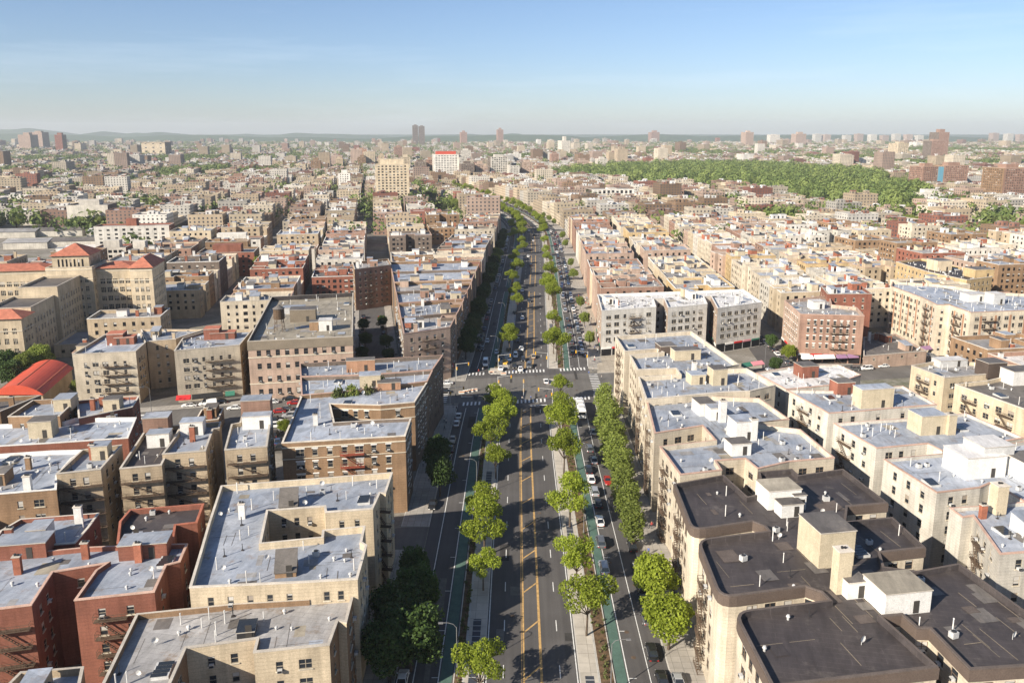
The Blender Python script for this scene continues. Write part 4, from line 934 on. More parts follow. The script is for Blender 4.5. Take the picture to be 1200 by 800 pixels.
tower('brown twin-bay tower beside the trees, shaded half of town', 269, 289, 207, 226, 'brick', 22, side='brown')
tower('long pale institutional building with tall window bays near the park', 693, 745, 222, 243, 'white', 28, side='dusk', name='institutional_building', sp=dict(s=5.4, m=2, w=3, h=3.6, fh=4.6, top=5), capz=(1, .2))
tower('white slab block with ribbed front in the town beyond the park', 990, 1045, 187, 199, 'pale', 40)
tower('white twin block before the red slabs', 1077, 1106, 226, 243, 'white', 20, side='grey', sp=dict(s=5, w=1.2, fh=3))
for i, x in enumerate((955, 966, 990, 1004, 1020, 1034, 1048, 1062, 1075, 1163, 1180, 1194)):
    tower('grey slab of the far housing estate on the horizon, %s from the left' % ordinal(i + 1), x, x + 8, 157 + (i % 3) * .8 - (1 if i > 8 else 0), 166, 'rose' if i % 2 else 'pale', 60, capz=(3, .3))
for i, (x0, x1, yt, yb, wl) in enumerate(((444, 451, 182, 206, 'tan'), (470, 481, 184, 208, 'sand'), (487, 500, 190, 212, 'dusk'), (500, 508, 187, 211, 'brick'), (558, 568, 192, 213, 'rose'), (612, 624, 190, 210, 'rose'), (628, 642, 194, 212, 'brick'), (540, 552, 176, 190, 'pale'), (420, 429, 184, 202, 'brown'),
        (600, 611, 180, 196, 'white'), (646, 655, 180, 196, 'brick'), (676, 690, 188, 204, 'rose'), (700, 712, 186, 200, 'pale'), (462, 472, 172, 188, 'brick'), (394, 402, 186, 202, 'tan'), (365, 376, 188, 204, 'brown'))):
    tower('%s mid-rise of the cluster where the avenue vanishes, %s in a loose ring' % (dict(tan='tan', sand='sandy', dusk='dark', brick='red brick', rose='rose', pale='pale', brown='brown', white='white')[wl], ordinal(i + 1)), x0, x1, yt, yb, wl, 22, side='dusk' if i % 2 else wl)
# low-rise housing with stepped bays and balconies near the rail yard
for i, (x0, x1, yt, yb, wl, cl) in enumerate(((113, 148, 291, 352, 'pale', 'first'), (149, 176, 292, 350, 'pale', 'second'))):
    tower('pale stepped housing block with balcony stacks, %s of two by the tiled roofs' % cl, x0, x1, yt, yb - 30, wl, 16, side='red', sp=dict(s=3.4, w=2.2, h=1.8, fh=3))
tower('white and red brick block with a tall red stair tower behind the stepped housing', 113, 196, 266, 300, 'white', 16, side='red', sp=dict(s=5, w=2, h=1.6), capz=(5, .14), extra='wall_red')
tower('red brick zigzag block with fire escapes, notched on its front', 233, 297, 297, 325, 'red', 22, side='brown', sp=dict(s=3.4, w=1.3, fh=3))
tower('long white-topped red brick block behind the zigzag block', 238, 304, 282, 305, 'white', 18, side='brick', sp=dict(s=5, w=2, fh=12, h=1.6))

# ------------------------------------------------------------ the rest of the town: rows filled in block by block
park = [at(*p)[:2] for p in ((690,214),(640,213),(665,204),(720,199),(800,196),(935,200),(1000,206),(1055,218),(1092,240),(1060,258),(1010,250),(940,238),(860,227),(770,223))]
woods = []                                       # (x, y, radius x, radius y) of tree groves in metres
for (x, y, rx, ry) in ((120,226,40,60),(150,222,45,80),(170,248,18,14),(30,205,60,150),(225,206,60,120),(300,207,50,60),(250,203,40,60),(348,228,16,22),(430,252,10,14),(475,228,14,18),(520,248,14,20),(500,236,14,20),
                       (210,190,120,200),(330,188,100,160),(620,187,140,160),(900,262,26,18),(925,268,20,16),(960,255,10,10),(1045,262,28,18),(1062,270,20,14),(1090,262,18,14),(1160,275,40,16),(1185,265,40,24),(1195,285,20,14),(1120,248,24,16),(1150,252,20,14),(1072,252,22,14),(1180,300,16,10),(1100,285,14,8),(1135,300,10,7),(985,245,16,12),(830,262,14,10),(985,190,130,160),(1010,262,14,9),
                       (845,247,20,20),(890,228,20,40),(1130,196,240,120),(880,182,500,200),(760,178,300,200),(1140,178,400,240),(250,178,250,200),(60,190,120,150),(105,272,20,16),(132,262,22,10),(15,268,26,12),(165,305,12,10),(50,222,40,60)):
    q = at(x, y); woods.append((q[0], q[1], rx, ry))
yard = [pt(-60,345,0), pt(60,330,0), pt(190,300,0), pt(190,284,0), pt(60,268,0), pt(-60,275,0)]
mark(yard); mark(park)
for (x, y, a, b) in woods:
    if y < 1900: mark([(x + a * math.cos(t), y + b * math.sin(t)) for t in np.linspace(0, 6.28, 12)[:-1]])
def in_wood(x, y, k=.9):
    if inside(park, x, y): return True
    return any(((x - w_[0]) / w_[2])**2 + ((y - w_[1]) / w_[3])**2 < k for w_ in woods)
cands = []
def lot(q, tag, row, idx): cands.append((math.hypot(*q[0]), q, tag, row, idx))
# rows that follow the sunny side of the avenue
blocks = [(284, 424), (440, 554), (570, 704), (720, 900), (914, 1080), (1094, 1270)]
for bi, (ya, yb) in enumerate(blocks):
    for ri, (xa, xb) in enumerate(((32.4, 60), (66, 93), (110, 135), (141, 164))):
        if bi > 2 and ri > 1: continue
        y = ya; i = 0
        while y < yb - 12:
            l = min(R.uniform(14, 25), yb - y); 
            if yb - y - l < 12: l = yb - y
            f = lambda X, Yv: (X + cen(Yv), Yv + .16 * (X - 32))
            q = [f(xa, y), f(xb, y), f(xb, y + l - .15), f(xa, y + l - .15)]
            if taken(q) < (.3 if ri == 0 and y > 300 else .06): lot(q, 'sunny', ri, i + bi * 6)
            y += l; i += 1
# shaded side avenue row
for bi, (ya, yb) in enumerate(((425, 536), (552, 680), (702, 840), (866, 1010), (1020, 1160))):
    for ri, (xa, xb) in enumerate(((-52, -24.6),)):
        y = ya; i = 0
        while y < yb - 12:
            l = min(R.uniform(13, 23), yb - y)
            if yb - y - l < 12: l = yb - y
            f = lambda X, Yv: (X + cen(Yv), Yv + TL * (X + 24.6))
            q = [f(xa, y), f(xb, y), f(xb, y + l - .15), f(xa, y + l - .15)]
            lot(q, 'shaded', ri, i + bi * 6); y += l; i += 1
mark([(cen(y) - 54, y) for y in range(420, 1160, 20)] + [(cen(y) - 24, y) for y in range(1160, 419, -20)])
for ya, yb in blocks[:3]: mark([(32, ya), (166, ya + 20), (172, yb + 20), (36, yb)])
mark([(32 + cen(y), y) for y in range(700, 1290, 20)] + [(95 + cen(y), y + 10) for y in range(1290, 699, -20)])
# generic grid turned ten degrees
ca, sa = math.cos(rad(10)), math.sin(rad(10))
W2 = lambda u, v: (u * ca - v * sa, u * sa + v * ca)
bu, bv = 74.0, 168.0
far_boxes = []
rr = random.Random(11)
for iu in range(-75, 75):
    for iv in range(0, 46):
        cx_, cy_ = W2(iu * bu + bu / 2, iv * bv + bv / 2)
        if cy_ < 60 or abs(cx_) > cy_ * .72 + 190: continue
        if cy_ > 6600: continue
        d = math.hypot(cx_, cy_)
        u0, v0 = iu * bu + 8 + (0 if iv < 4 else ((iv // 2) * 31.7) % 74), iv * bv + 8
        for ri, (ua, ub) in enumerate(((0, 27), (32, 58))):
            v = 0; i = 0; lo, hi = (13, 25) if d < 1500 else ((24, 46) if d < 3200 else (40, 75))
            if d > 3200 and ri == 1: ub = 56
            while v < bv - 28:
                l = min(rr.uniform(lo, hi), bv - 16 - v)
                q = [W2(u0 + ua, v0 + v), W2(u0 + ub, v0 + v), W2(u0 + ub, v0 + v + l - .2), W2(u0 + ua, v0 + v + l - .2)]
                v += l; i += 1
                if l < 9: continue
                mxx, myy = (q[0][0] + q[2][0]) / 2, (q[0][1] + q[2][1]) / 2
                if d < 1900 and taken(q) > .12: continue
                if in_wood(mxx, myy): continue
                if d > 1500 and rr.random() < .10: continue
                lot(q, 'grid left' if mxx < -24 else 'grid right', iu * 2 + ri, iv * 8 + i)
cands.sort(key=lambda c: c[0])
def in_view(q):
    for (x, y) in q:
        if y > 20 and abs(x) < y * .66 + 6: return True
    return False
vis = [c for c in cands if in_view(c[1])]; inv = [c for c in cands if not in_view(c[1])]
N_IND = 192
COLS = ['red', 'brick', 'brown', 'brown', 'rose', 'rose', 'tan', 'tan', 'tan', 'sand', 'sand', 'cream', 'cream', 'pale', 'pale', 'grey', 'white', 'sand']
WORD = dict(red='dark red', brick='red brick', brown='brown', rose='rose brick', dusk='dark brown', tan='tan', sand='sandy', cream='cream', pale='pale', grey='grey', white='white', orange='orange brick', ochre='ochre')
ROOFW = {'roof_silver': 'silver', 'roof_weathered': 'patched grey', 'roof_white': 'white', 'roof_black': 'black', 'roof_tar': 'tar-dark'}
def unit_poly(q, r):
    """Footprint in the lot with light courts cut from its sides."""
    L = lambda s, t: lerp(lerp(q[0], q[1], s), lerp(q[3], q[2], s), t)
    k = r.random()
    if k < .30: pts = [(0,0),(1,0),(1,1),(0,1)]
    elif k < .55: pts = [(0,0),(1,0),(1,.38),(.72,.38),(.72,.62),(1,.62),(1,1),(0,1)]
    elif k < .78: pts = [(0,0),(.38,0),(.38,.28),(.60,.28),(.60,0),(1,0),(1,1),(0,1)]
    else: pts = [(0,0),(1,0),(1,1),(0,1),(0,.62),(.25,.62),(.25,.36),(0,.36)]
    return [L(s, t) for s, t in pts]
cnt = {}
ROWN = {}
for n, (d, q, tag, row, idx) in enumerate(vis[:N_IND] + [c for c in inv if c[0] < 330][:0]):
    r = random.Random(n * 13 + 5)
    wl = r.choice(COLS if q[0][0] > 0 else COLS + ['brown', 'brown', 'tan', 'brick', 'dusk', 'tan']); rf = r.choice(('roof_silver', 'roof_silver', 'roof_silver', 'roof_weathered', 'roof_weathered', 'roof_white', 'roof_white', 'roof_tar'))
    if tag == 'sunny': wl = r.choice(('rose', 'rose', 'sand', 'pale', 'brick', 'rose') if row == 0 else ('cream', 'pale', 'sand', 'grey', 'brick', 'rose', 'cream', 'ochre'))
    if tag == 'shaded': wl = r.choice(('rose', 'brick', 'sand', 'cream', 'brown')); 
    sd = 'dusk' if tag == 'shaded' and r.random() < .5 else wl  # half the shaded row has shade painted into its side wall colour
    key = (tag, row); cnt[key] = cnt.get(key, 0) + 1
    if tag in ('sunny', 'shaded'):
        side_ = 'sunny' if tag == 'sunny' else 'shaded'
        lab = '%s block, %s roof, %s in the %s row beyond crossing, %s side' % (WORD[wl], ROOFW[rf], ordinal(cnt[key]), ordinal(row + 1), side_)
    else:
        base = ROWN.setdefault(tag, {}); base.setdefault(row, len(base) + 1)
        lab = '%s block, %s roof, %s in the %s outlying row, %s side' % (WORD[wl], ROOFW[rf], ordinal(cnt[key]), ordinal(base[row]), 'shaded' if tag == 'grid left' else 'sunny')
    hgt = {'sunny': (17.0, 20.5), 'shaded': (16.5, 20)}.get(tag, (11, 21)); z = r.uniform(*hgt) if (tag != 'grid left' or r.random() > .3) else r.uniform(6, 12)
    building('apartment_building', lab, unit_poly(q, r), z, wall=wl, side=sd, roof=rf, coping=r.choice(('coping', 'coping_pink', 'coping', 'coping_white')), par=r.uniform(.8, 1.3), near=False,
             sp=dict(s=r.uniform(2.9, 3.8), m=1.4, w=r.uniform(1.0, 1.3), h=1.6, mixed=.25), group='apartment blocks filling the town', occupy=False, seed=n, clutter=1)
# everything farther off as one mass of small buildings
def town_mat():
    m, nt, b = nodes('town')
    at_ = nt.nodes.new('ShaderNodeAttribute'); at_.attribute_name = 'paint'
    uv = nt.nodes.new('ShaderNodeUVMap'); sep = nt.nodes.new('ShaderNodeSeparateXYZ'); nt.links.new(uv.outputs[0], sep.inputs[0])
    fu = mathn(nt, 'FRACT', mathn(nt, 'DIVIDE', sep.outputs[0], 3.4)); fv = mathn(nt, 'FRACT', mathn(nt, 'DIVIDE', sep.outputs[1], 3.0))
    wu = mathn(nt, 'MULTIPLY', mathn(nt, 'GREATER_THAN', fu, .32), mathn(nt, 'LESS_THAN', fu, .70)); wv = mathn(nt, 'MULTIPLY', mathn(nt, 'GREATER_THAN', fv, .30), mathn(nt, 'LESS_THAN', fv, .82))
    wn = mathn(nt, 'MULTIPLY', wu, wv); wn = mathn(nt, 'MULTIPLY', wn, mathn(nt, 'GREATER_THAN', sep.outputs[0], .001))
    c = mixc(nt, wn, at_.outputs[0], (.05, .05, .055))
    c = mixc(nt, 1.0, c, ramp(nt, noise(nt, geo(nt), .06, 4, .7), .3, .7, .8, 1.15), 'MULTIPLY')
    nt.links.new(c, b.inputs['Base Color']); b.inputs['Roughness'].default_value = .85; M['town'] = m
town_mat()
def mass(name, items, label, cat):
    V, Fc, UV, COL = [], [], [], []
    rr = random.Random(5)
    RC = [(.36, .385, .43), (.30, .295, .29), (.52, .51, .50), (.11, .10, .095), (.34, .325, .31), (.22, .185, .165), (.40, .39, .375)]
    def box(q, z, wc, rc, z0=0):
        n = len(V); V.extend([(*p, z0) for p in q] + [(*p, z) for p in q])
        for i in range(4):
            j = (i + 1) % 4; L = math.hypot(q[i][0] - q[j][0], q[i][1] - q[j][1])
            Fc.append((n + i, n + j, n + 4 + j, n + 4 + i)); UV.extend([(0.01, 0), (L, 0), (L, z - z0), (0.01, z - z0)]); COL.append(wc)
        Fc.append((n + 4, n + 5, n + 6, n + 7)); UV.extend([(0, 0)] * 4); COL.append(rc)
    for (d, q, tag, row, idx) in items:
        wl = rr.choice(COLS); k_ = rr.uniform(.5, .9); wc = tuple(v * k_ for v in WALLS[wl]); rc = rr.choice(RC)
        z = rr.uniform(7, 20) if rr.random() < (.985 if d < 1700 else .955) else rr.uniform(22, 32 if d < 1700 else 48)
        if d > 2200 and rr.random() < .55: z = rr.uniform(6, 12)
        box(q, z, wc, rc)
        if d < 1900:
            ii = offset(q, .5); n0 = len(V); V.extend([(*p, z + .02) for p in q] + [(*p, z + 1.1) for p in q] + [(*p, z + 1.1) for p in ii] + [(*p, z + .02) for p in ii])
            for i in range(4):
                j = (i + 1) % 4
                for (u0_, u1_) in ((0, 4), (4, 8), (8, 12)): Fc.append((n0 + u0_ + i, n0 + u0_ + j, n0 + u1_ + j, n0 + u1_ + i)); UV.extend([(0, 0)] * 4); COL.append(wc if u0_ != 4 else tuple(min(1, v * 1.2) for v in wc))
        # roof parapet rim and a stair box or two so that the roofs are not bare
        for _ in range(4 if d < 2500 else 2):
            s, t = rr.uniform(.15, .7), rr.uniform(.15, .7); a = lerp(lerp(q[0], q[1], s), lerp(q[3], q[2], s), t)
            ex = ((q[1][0] - q[0][0]) * .18, (q[1][1] - q[0][1]) * .18); ey = ((q[3][0] - q[0][0]) * .2, (q[3][1] - q[0][1]) * .2)
            qq = [a, (a[0] + ex[0], a[1] + ex[1]), (a[0] + ex[0] + ey[0], a[1] + ex[1] + ey[1]), (a[0] + ey[0], a[1] + ey[1])]
            box(qq, z + rr.uniform(1.5, 4), rr.choice([wc, wc, (.55, .54, .52), (.2, .1, .07)]), rr.choice(RC), z)
    me = bpy.data.meshes.new(name); me.from_pydata(V, [], Fc); me.materials.append(M['town'])
    uvl = me.uv_layers.new(name='UVMap'); uvl.data.foreach_set('uv', np.array(UV, float).ravel())
    at_ = me.attributes.new('paint', 'FLOAT_COLOR', 'FACE'); at_.data.foreach_set('color', np.array([(*c, 1) for c in COL], float).ravel())
    o = bpy.data.objects.new(name, me); C.objects.link(o); stuff(o, label, cat)
mass('distant_buildings', vis[N_IND:] + inv, 'mass of small apartment houses stretching to the horizon', 'distant town')
print('CANDS', len(vis), len(inv), 'ind to', vis[min(N_IND, len(vis)) - 1][0])
# ------------------------------------------------------------ trees
def leaf_mat(name, c1, c2, trans=.3):
    m, nt, b = nodes(name); g = geo(nt); oi = nt.nodes.new('ShaderNodeObjectInfo')
    at_ = nt.nodes.new('ShaderNodeAttribute'); at_.attribute_name = 'tone'
    c = mixc(nt, at_.outputs['Fac'], c1, c2)
    c = mixc(nt, 1.0, c, ramp(nt, oi.outputs['Random'], 0, 1, .78, 1.18), 'MULTIPLY')
    tr = nt.nodes.new('ShaderNodeBsdfTranslucent'); mx = nt.nodes.new('ShaderNodeMixShader'); mx.inputs[0].default_value = trans
    nt.links.new(c, b.inputs['Base Color']); nt.links.new(c, tr.inputs[0]); b.inputs['Roughness'].default_value = .6; b.inputs['Specular IOR Level'].default_value = .25
    nt.links.new(b.outputs[0], mx.inputs[1]); nt.links.new(tr.outputs[0], mx.inputs[2])
    nt.links.new(mx.outputs[0], nt.nodes['Material Output'].inputs[0]); M[name] = m
leaf_mat('leaf_bright', (.19, .25, .025), (.35, .41, .05), .5)
leaf_mat('leaf_park', (.10, .145, .04), (.20, .245, .07), .25); leaf_mat('leaf_dark', (.032, .062, .016), (.075, .125, .028), .25)
leaf_mat('leaf_mid', (.15, .20, .04), (.27, .32, .07), .45); leaf_mat('leaf_olive', (.07, .09, .03), (.13, .15, .045), .25)
weathered('bark', (.10, .075, .055), .3, 2.0)
def leaves(lobes, n, size, seed, outw=.75, fill=.55):
    """Leaf sprays spread through a set of lobes (x, y, z, rx, rz); returns vertices, faces and a tone per face."""
    g_ = np.random.default_rng(seed); V = []; T = []
    tot = sum(l[3]**2 * l[4] for l in lobes)
    for (x, y, z, rx, rz) in lobes:
        k = max(8, int(n * rx * rx * rz / tot))
        d = g_.normal(size=(k, 3)); d /= np.linalg.norm(d, axis=1)[:, None]
        rr_ = g_.random(k)**(1 / 3) * (1 - fill) + fill * (0.78 + .3 * g_.random(k))
        rr_ *= 1 + .22 * np.sin(d[:, 0] * 5 + seed) * np.sin(d[:, 1] * 6 + x) 
        c = np.stack([x + d[:, 0] * rr_ * rx, y + d[:, 1] * rr_ * rx, z + d[:, 2] * rr_ * rz], 1)
        nm = g_.normal(size=(k, 3)); nm /= np.linalg.norm(nm, axis=1)[:, None]; nm = nm + d * outw; nm /= np.linalg.norm(nm, axis=1)[:, None]
        a = np.cross(nm, g_.normal(size=(k, 3))); a /= np.linalg.norm(a, axis=1)[:, None]
        b_ = np.cross(nm, a); b_ /= np.linalg.norm(b_, axis=1)[:, None]
        s = size * g_.uniform(.6, 1.25, k)[:, None]
        q = np.stack([c - a * s - b_ * s * .6, c + a * s - b_ * s * .55, c + a * s * .8 + b_ * s * .6, c - a * s * .9 + b_ * s * .55], 1)
        V.append(q.reshape(-1, 3)); T.append(np.clip(g_.normal(.5, .25, k) + d[:, 2] * .12, 0, 1))
    return np.concatenate(V), np.concatenate(T)
def leaf_mesh(name, V, T, mat):
    n = len(T); me = bpy.data.meshes.new(name)
    me.vertices.add(n * 4); me.vertices.foreach_set('co', V.ravel()); me.loops.add(n * 4); me.loops.foreach_set('vertex_index', np.arange(n * 4))
    me.polygons.add(n); me.polygons.foreach_set('loop_start', np.arange(n) * 4); me.polygons.foreach_set('loop_total', np.full(n, 4))
    a = me.attributes.new('tone', 'FLOAT', 'FACE'); a.data.foreach_set('value', T); me.materials.append(M[mat]); me.update(); me.validate(); return me
def make_tree(seed, kind):
    """Unit: crown radius about 4 m, height about 9 m."""
    r = random.Random(seed); root = thing('tree', 'tree', 'tree')
    tb = MB(); hc = 6.0
    if kind == 'airy':
        lobes = []; n = r.randint(7, 9)
        for k in range(n):
            a = 2 * math.pi * k / n + r.uniform(-.4, .4); rd = r.uniform(1.3, 3.0); lobes.append((rd * math.cos(a), rd * math.sin(a), hc + r.uniform(-1.3, 1.4), r.uniform(1.0, 1.7), r.uniform(.8, 1.3)))
        lobes += [(r.uniform(-.7, .7), r.uniform(-.7, .7), hc + 1.9, 1.7, 1.3), (0, 0, hc + .2, 1.5, 1.2)]
        V, T = leaves(lobes, 5000, .135, seed); mat = 'leaf_bright'; th = .17
    elif kind == 'column':
        lobes = [(r.uniform(-.4, .4), r.uniform(-.4, .4), 3.6 + k * 1.5, 2.2 - abs(k - 1.5) * .35 + r.uniform(-.2, .2), 1.5) for k in range(5)]
        V, T = leaves(lobes, 3000, .17, seed); mat = 'leaf_mid'; th = .16
    else:
        lobes = [(0, 0, hc + .4, 3.2, 3.0)]
        for k in range(11):
            a = r.uniform(0, 6.28); rd = r.uniform(1.6, 2.9); lobes.append((rd * math.cos(a), rd * math.sin(a), hc + r.uniform(-1.8, 2.4), r.uniform(1.1, 1.9), r.uniform(1.0, 1.6)))
        V, T = leaves(lobes, 6000, .205, seed); mat = {'dense': 'leaf_mid', 'dark': 'leaf_dark', 'olive': 'leaf_olive', 'lush': 'leaf_bright'}[kind]; th = .25
    top = Vector((r.uniform(-.2, .2), r.uniform(-.2, .2), 3.2)); tb.bar((0, 0, 0), top, th, 'bark', 7, th * .75)
    lim = MB()
    for l in lobes:
        e = Vector(l[:3]); m_ = top.lerp(e, .5) + Vector((0, 0, -.2)); tb.bar(top, m_, th * .5, 'bark', 5, th * .3); tb.bar(m_, e, th * .3, 'bark', 4, .03)
    tb.build('trunk', root)
    o = bpy.data.objects.new('crown', leaf_mesh('crown', V, T, mat)); C.objects.link(o); o.parent = root
    return root
TREES = {k: [make_tree(10 * i + j + 3, k) for j in range(3 if k != 'airy' else 5)] for i, k in enumerate(('airy', 'column', 'dense', 'dark', 'olive', 'lush'))}
tr_ = random.Random(3); tree_n = {}
def plant(kind, x, y, radius, label, group, z=0.0, height=None):
    src = tr_.choice(TREES[kind]); base = {'airy': 3.3, 'column': 2.35}.get(kind, 3.9); s = radius / base; sz = s if height is None else height / 9.0
    if z == 0.0: z = .0
    return dup(src, (x, y, z), tr_.uniform(0, 6.28), label, group, (s, s, sz))
def crown_at(kind, pxx, pyy, rpx, label, group, hc=6.2, hf=None):
    q = at(pxx, pyy, hc); m_ = at(pxx + 10, pyy, hc); ppm = 10 / (m_[0] - q[0])
    plant(kind, q[0], q[1], rpx / ppm, label, group, height=hf)
MW, ME_, SW, SE_ = 'airy trees on the shaded-side median', 'airy trees on the sunny-side median', 'street trees on the shaded pavement', 'street trees on the sunny pavement'
for i, (x, y, r_) in enumerate([(563,781,28),(566,657,19),(567,619,27),(566,584,20),(581,534,16),(574,508,18),(584,491,17),(590,469,14),(579,461,13)]):
    crown_at('airy', x, y, r_, 'bright green tree on the shaded-side median, %s going from the bottom edge to the crossing' % ordinal(i + 1), MW)
for i, (x, y, r_) in enumerate([(688,707,29),(676,655,24),(668,587,25),(661,530,21),(659,500,20),(657,484,19),(657,449,12)]):
    crown_at('airy', x, y, r_, 'bright green tree on the sunny-side median, %s going from the bottom edge upward' % ordinal(i + 1), ME_)
for i, (x, y, r_) in enumerate([(785,722,30),(766,674,28)]):
    crown_at('lush', x, y, r_, ['big round tree shading the service lane, the lower of two near the bottom', 'big round tree on the sunny pavement, upper of the two large ones'][i], SE_, hf=9.5)
for i, (x, y, r_) in enumerate([(742,612,17),(737,590,17),(733,570,18),(729,548,18),(723,530,19),(718,512,19),(713,495,17),(712,480,17),(708,467,13)]):
    crown_at('column', x, y, r_, 'mid green tree along the sunny pavement, %s above the two big round ones' % ordinal(i + 1), SE_, hf=9.0)
for i, (x, y, r_) in enumerate([(480,745,40),(468,710,36),(486,668,20),(490,690,24),(455,760,34),(515,553,18),(513,530,17)]):
    crown_at('dark', x, y, r_, 'dark tree in the building shade, %s of the shaded pavement trees from the bottom' % ordinal(i + 1), SW, hf=10)
for i, (Y, k) in enumerate([(292, 'dark'), (304, 'dark'), (318, 'olive'), (333, 'dark'), (350, 'dark'), (368, 'dark'), (388, 'dark'), (404, 'dark'), (430, 'dark'), (455, 'dark'), (480, 'dark'), (505, 'mid'), (530, 'mid'), (570, 'dark'), (600, 'dark'), (640, 'dark')]):
    plant('dense' if k == 'mid' else k, cen(Y) - 21.5, Y, tr_.uniform(3.6, 4.8), 'street tree at the foot of the shaded fronts, %s one beyond the crossing' % ordinal(i + 1), SW)
for i, (x, y, r_) in enumerate([(597,393,12),(596,386,9),(606,350,8),(604,338,8),(601,325,8),(606,312,8),(603,300,7),(613,288,6),(611,280,5),(602,274,6),(600,262,5)]):
    crown_at('airy', x, y, r_, 'bright tree on the shaded-side median, %s one beyond the crossing' % ordinal(i + 1), MW)
for i, (x, y, r_) in enumerate([(652,405,15),(649,397,12),(648,371,9),(647,345,11),(643,338,11),(642,330,9),(644,318,9),(641,300,6),(640,290,5),(638,280,5),(634,268,5)]):
    crown_at('airy', x, y, r_, 'bright tree on the sunny-side median, %s one beyond the crossing' % ordinal(i + 1), ME_)
for i, Y in enumerate(range(640, 1260, 17)):
    plant('airy', cen(Y) - 6.5, Y, tr_.uniform(3.6, 4.8), 'bright median tree before the bend, shaded side, %s toward the horizon' % ordinal(i + 1), MW)
    if i % 2: plant('airy', cen(Y) + 12, Y + 5, tr_.uniform(3.8, 5.2), 'bright median tree before the bend, sunny side, %s toward the horizon' % ordinal(i + 1), ME_)
for i, Y in enumerate([310, 345, 380, 460, 500, 590, 640, 740, 770, 800, 900, 915]):
    plant('dense', cen(Y) + 26.5, Y, tr_.uniform(2.2, 3.2), 'small street tree before the sunny fronts, %s one beyond the crossing' % ordinal(i + 1), SE_, height=6.5)
for i, (x, y, r_, k) in enumerate([(398,482,13,'olive'),(415,480,14,'dense'),(432,478,12,'olive'),(447,466,14,'dense'),(20,500,14,'dense'),(14,441,16,'dark'),(46,421,15,'dense'),(30,428,14,'dense'),(8,425,14,'dark'),(58,428,10,'dense'),(88,445,8,'dense'),
     (306,312,10,'lush'),(442,340,9,'lush'),(435,345,6,'dense'),(14,592,14,'dense'),(333,488,8,'lush'),(947,514,9,'dense'),(932,492,10,'dense'),(960,534,9,'dense'),(975,548,8,'dense'),(988,562,8,'dense'),(1000,574,8,'dark'),(924,478,8,'olive'),
     (925,408,9,'lush'),(905,395,8,'dark'),(910,420,8,'dark'),(1133,424,6,'lush'),(757,316,12,'dense'),(760,330,8,'dense'),(428,393,8,'dark'),(425,375,7,'dark'),(452,395,8,'dark'),(448,372,7,'dark'),(455,410,8,'dark'),(424,408,8,'dark'),(242,496,5,'olive')]):
    crown_at(k, x, y, r_, '%s tree in a yard or side street among the near blocks, %s from the list of yard trees' % ({'olive': 'olive', 'dense': 'leafy green', 'dark': 'dark green', 'lush': 'bright green'}[k], ordinal(i + 1)) if False else
             '%s tree standing %s' % ({'olive': 'olive', 'dense': 'leafy green', 'dark': 'dark green', 'lush': 'bright green'}[k],
             ['at the near end of the walled court', 'second in the walled court', 'third in the walled court', 'at the open end of the walled court', 'behind the brown flat roof at the frame edge', 'beside the red vault at the frame edge', 'in front of the tiled-roof wing', 'between the red vault and the tiled-roof wing', 'at the frame edge before the hospital', 'at the corner of the tiled-roof wing', 'squeezed between the red vault and the cream block',
              'before the red zigzag block', 'at the foot of the brown block closing the side street', 'beside the bright tree closing the side street', 'between the brown arched block and the low red one', 'in the parking yard', 'third in the planted alley behind the cream blocks', 'second in the planted alley behind the cream blocks', 'fourth in the planted alley behind the cream blocks', 'fifth in the planted alley behind the cream blocks', 'sixth in the planted alley behind the cream blocks', 'last in the planted alley behind the cream blocks', 'first in the planted alley behind the cream blocks',
              'at the corner of the red brick block in the dark street', 'deepest in the dark street beside the red brick block', 'midway in the dark street beside the red brick block', 'before the long cream and orange block', 'in the rear court of the sunny row', 'below its neighbour in the rear court of the sunny row', 'midway on the near pavement of the dark side street', 'far up the near pavement of the dark side street', 'midway on the far pavement of the dark side street', 'far up the far pavement of the dark side street', 'at the mouth of the dark side street, far pavement', 'at the mouth of the dark side street, near pavement', 'beside the black garage roof'][i]), 'trees in yards and side streets', **(dict(hc=13.5, hf=19) if i < 4 else dict(hc=5.5)))
# a few score of trees one can still tell apart beyond the blocks
k = 0
for wi, (x, y, a, b) in enumerate(woods):
    if y > 1100: continue
    for j in range(int(min(9, a * b / 45))):
        t, u = tr_.uniform(0, 6.28), math.sqrt(tr_.random()); k += 1
        plant(tr_.choice(('dense', 'dense', 'dark', 'olive')), x + a * u * math.cos(t), y + b * u * math.sin(t), tr_.uniform(4.5, 7), 'round green tree, %s in the %s grove among the outlying blocks' % (ordinal(j + 1), ordinal(wi + 1)), 'groves among the blocks', height=tr_.uniform(9, 14))
for L in TREES.values():
    for t in L: remove(t)
